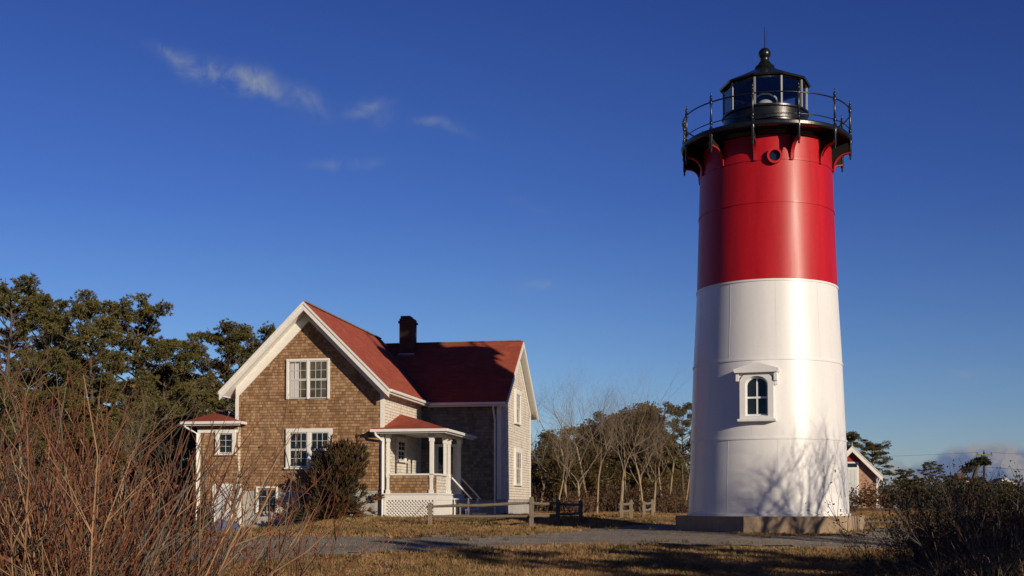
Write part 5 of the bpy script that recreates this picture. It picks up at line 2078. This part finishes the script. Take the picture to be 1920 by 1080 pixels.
# ------------------------------------------------------------------ foreground thicket, right
gX = 'dark scrub in the right foreground'
SD = ['stem_dark', 'stem_dark', 'stem_grey', 'stem_red']
make_shrub('scrub_bush', 'tall dark tangled bush at the right edge of the photo', 'bush', Lp(1905, 17), 360, .60, .5, 1.1, 2.15, 1.0, SD, 61, r0=.010, twigs=8, leaves=7000, leafm='scrub_leaf', leafsize=.028, group=gX)
make_shrub('scrub_bush', 'dark tangled bush rising beside the sandy path', 'bush', Lp(1850, 18.5), 300, .42, .5, 1.0, 1.8, .6, SD, 62, r0=.010, twigs=8, leaves=6000, leafm='scrub_leaf', leafsize=.028, group=gX)
make_shrub('scrub_bush', 'dark bush with pale crossing stems in the lower right corner', 'bush', Lp(1925, 13), 280, .42, .4, .7, 1.5, .6, ['stem_dark', 'stem_grey', 'stem_tan'], 63, r0=.009, twigs=8, leaves=5000, leafm='scrub_leaf', leafsize=.022, group=gX)
make_shrub('scrub_bush', 'low dark bush with rusty leaves below the brick shed', 'bush', Lp(1655, 15.5), 200, .40, .4, .4, .72, 1.0, SD, 64, r0=.007, twigs=8, leaves=2600, leafm='scrub_brown', leafsize=.022, group=gX)
make_shrub('scrub_bush', 'low dark bush between rusty bush and lower right corner', 'bush', Lp(1775, 14.5), 260, .42, .4, .5, 1.0, .7, SD, 65, r0=.007, twigs=8, leaves=5000, leafm='scrub_leaf', leafsize=.022, group=gX)
make_shrub('scrub_bush', 'thin brown weeds at the left end of the dark scrub', 'bush', Lp(1600, 17), 130, .4, .4, .3, .8, 1.0, ['stem_red', 'stem_dark'], 66, r0=.005, twigs=7, leaves=700, leafm='scrub_brown', leafsize=.022, group=gX)
make_shrub('scrub_bush', 'thin brown weeds in front of the right end of the concrete base', 'bush', Lp(1690, 21), 90, .5, .4, .3, .8, 1.0, ['stem_red', 'stem_dark'], 67, r0=.006, twigs=7, leaves=500, leafm='scrub_brown', leafsize=.025, group=gX)
make_shrub('scrub_bush', 'dark bush behind the others near the end of the sandy path', 'bush', Lp(1830, 24), 280, .65, .5, .9, 1.65, 1.0, SD, 68, r0=.011, twigs=8, leaves=5000, leafm='scrub_leaf', leafsize=.035, group=gX)

# ------------------------------------------------------------------ trees beside the photographer whose shadows fall into the view
gO = 'trees standing outside the picture on the right'
def off_bare(i, x, y, h, rz, label):
    s = h / BH[i]
    dup(BARES[i], (x, y, gz(x, y)), rz, (s, s, s), label, 'bare tree', gO)
def off_pine(i, x, y, h, rz, label, sx=1.0):
    s = h / PH[i]
    dup(PINES[i], (x, y, gz(x, y)), rz, (s * sx, s * sx, s), label, 'pine tree', gO)
OFFL = 'tree outside the picture whose shadow falls into the view'
sx_, sy_ = math.sin(SUN_AZ), -math.cos(SUN_AZ)
px_, py_ = math.cos(SUN_AZ), math.sin(SUN_AZ)
def off_pos(p, d):
    """p: offset across the sun direction, d: distance toward the sun, measured from the tower axis"""
    return 8.0 + px_ * p + sx_ * d, 36.7 + py_ * p + sy_ * d
for q, (p, d, seed, hh, ln) in enumerate(((-1.1, 13.5, 41, 6.7, -.05), (0.95, 13.2, 42, 6.8, 0.02), (2.0, 14.0, 43, 6.0, 0.0), (-2.3, 14.0, 44, 6.2, 0.0), (-1.8, 15.5, 45, 6.5, -.04))):
    o = make_bare(seed, hh, .12, .42, 5, kids=(3, 4) if q in (0, 3, 4) else (2, 4), leanx=ln)
    x, y = off_pos(p, d)
    o.location = (x, y, gz(x, y))
    o.scale = (1.25, 1.25, 1.0)
    tag(o, OFFL, 'bare tree', gO)
for i, p, d, h, rz, sx in ((4, -12.2, 19.5, 3.4, 2.0, 1.3), (4, -14.2, 20.5, 3.6, 3.0, 1.3), (4, -16.2, 21.5, 3.6, 4.0, 1.3), (4, -18.2, 22.5, 3.6, 1.0, 1.3), (4, -20.2, 23.5, 3.6, 1.5, 1.3),
                           (4, -8.6, 16.5, 4.0, 5.0, 1.1), (3, -6.8, 15.5, 4.0, 0.3, 1.0), (4, -10.4, 18, 3.8, 2.3, 1.2), (2, -11.6, 27, 8.2, 1.0, 0.8)):
    off_pine(i, *off_pos(p, d), h, rz, OFFL, sx)
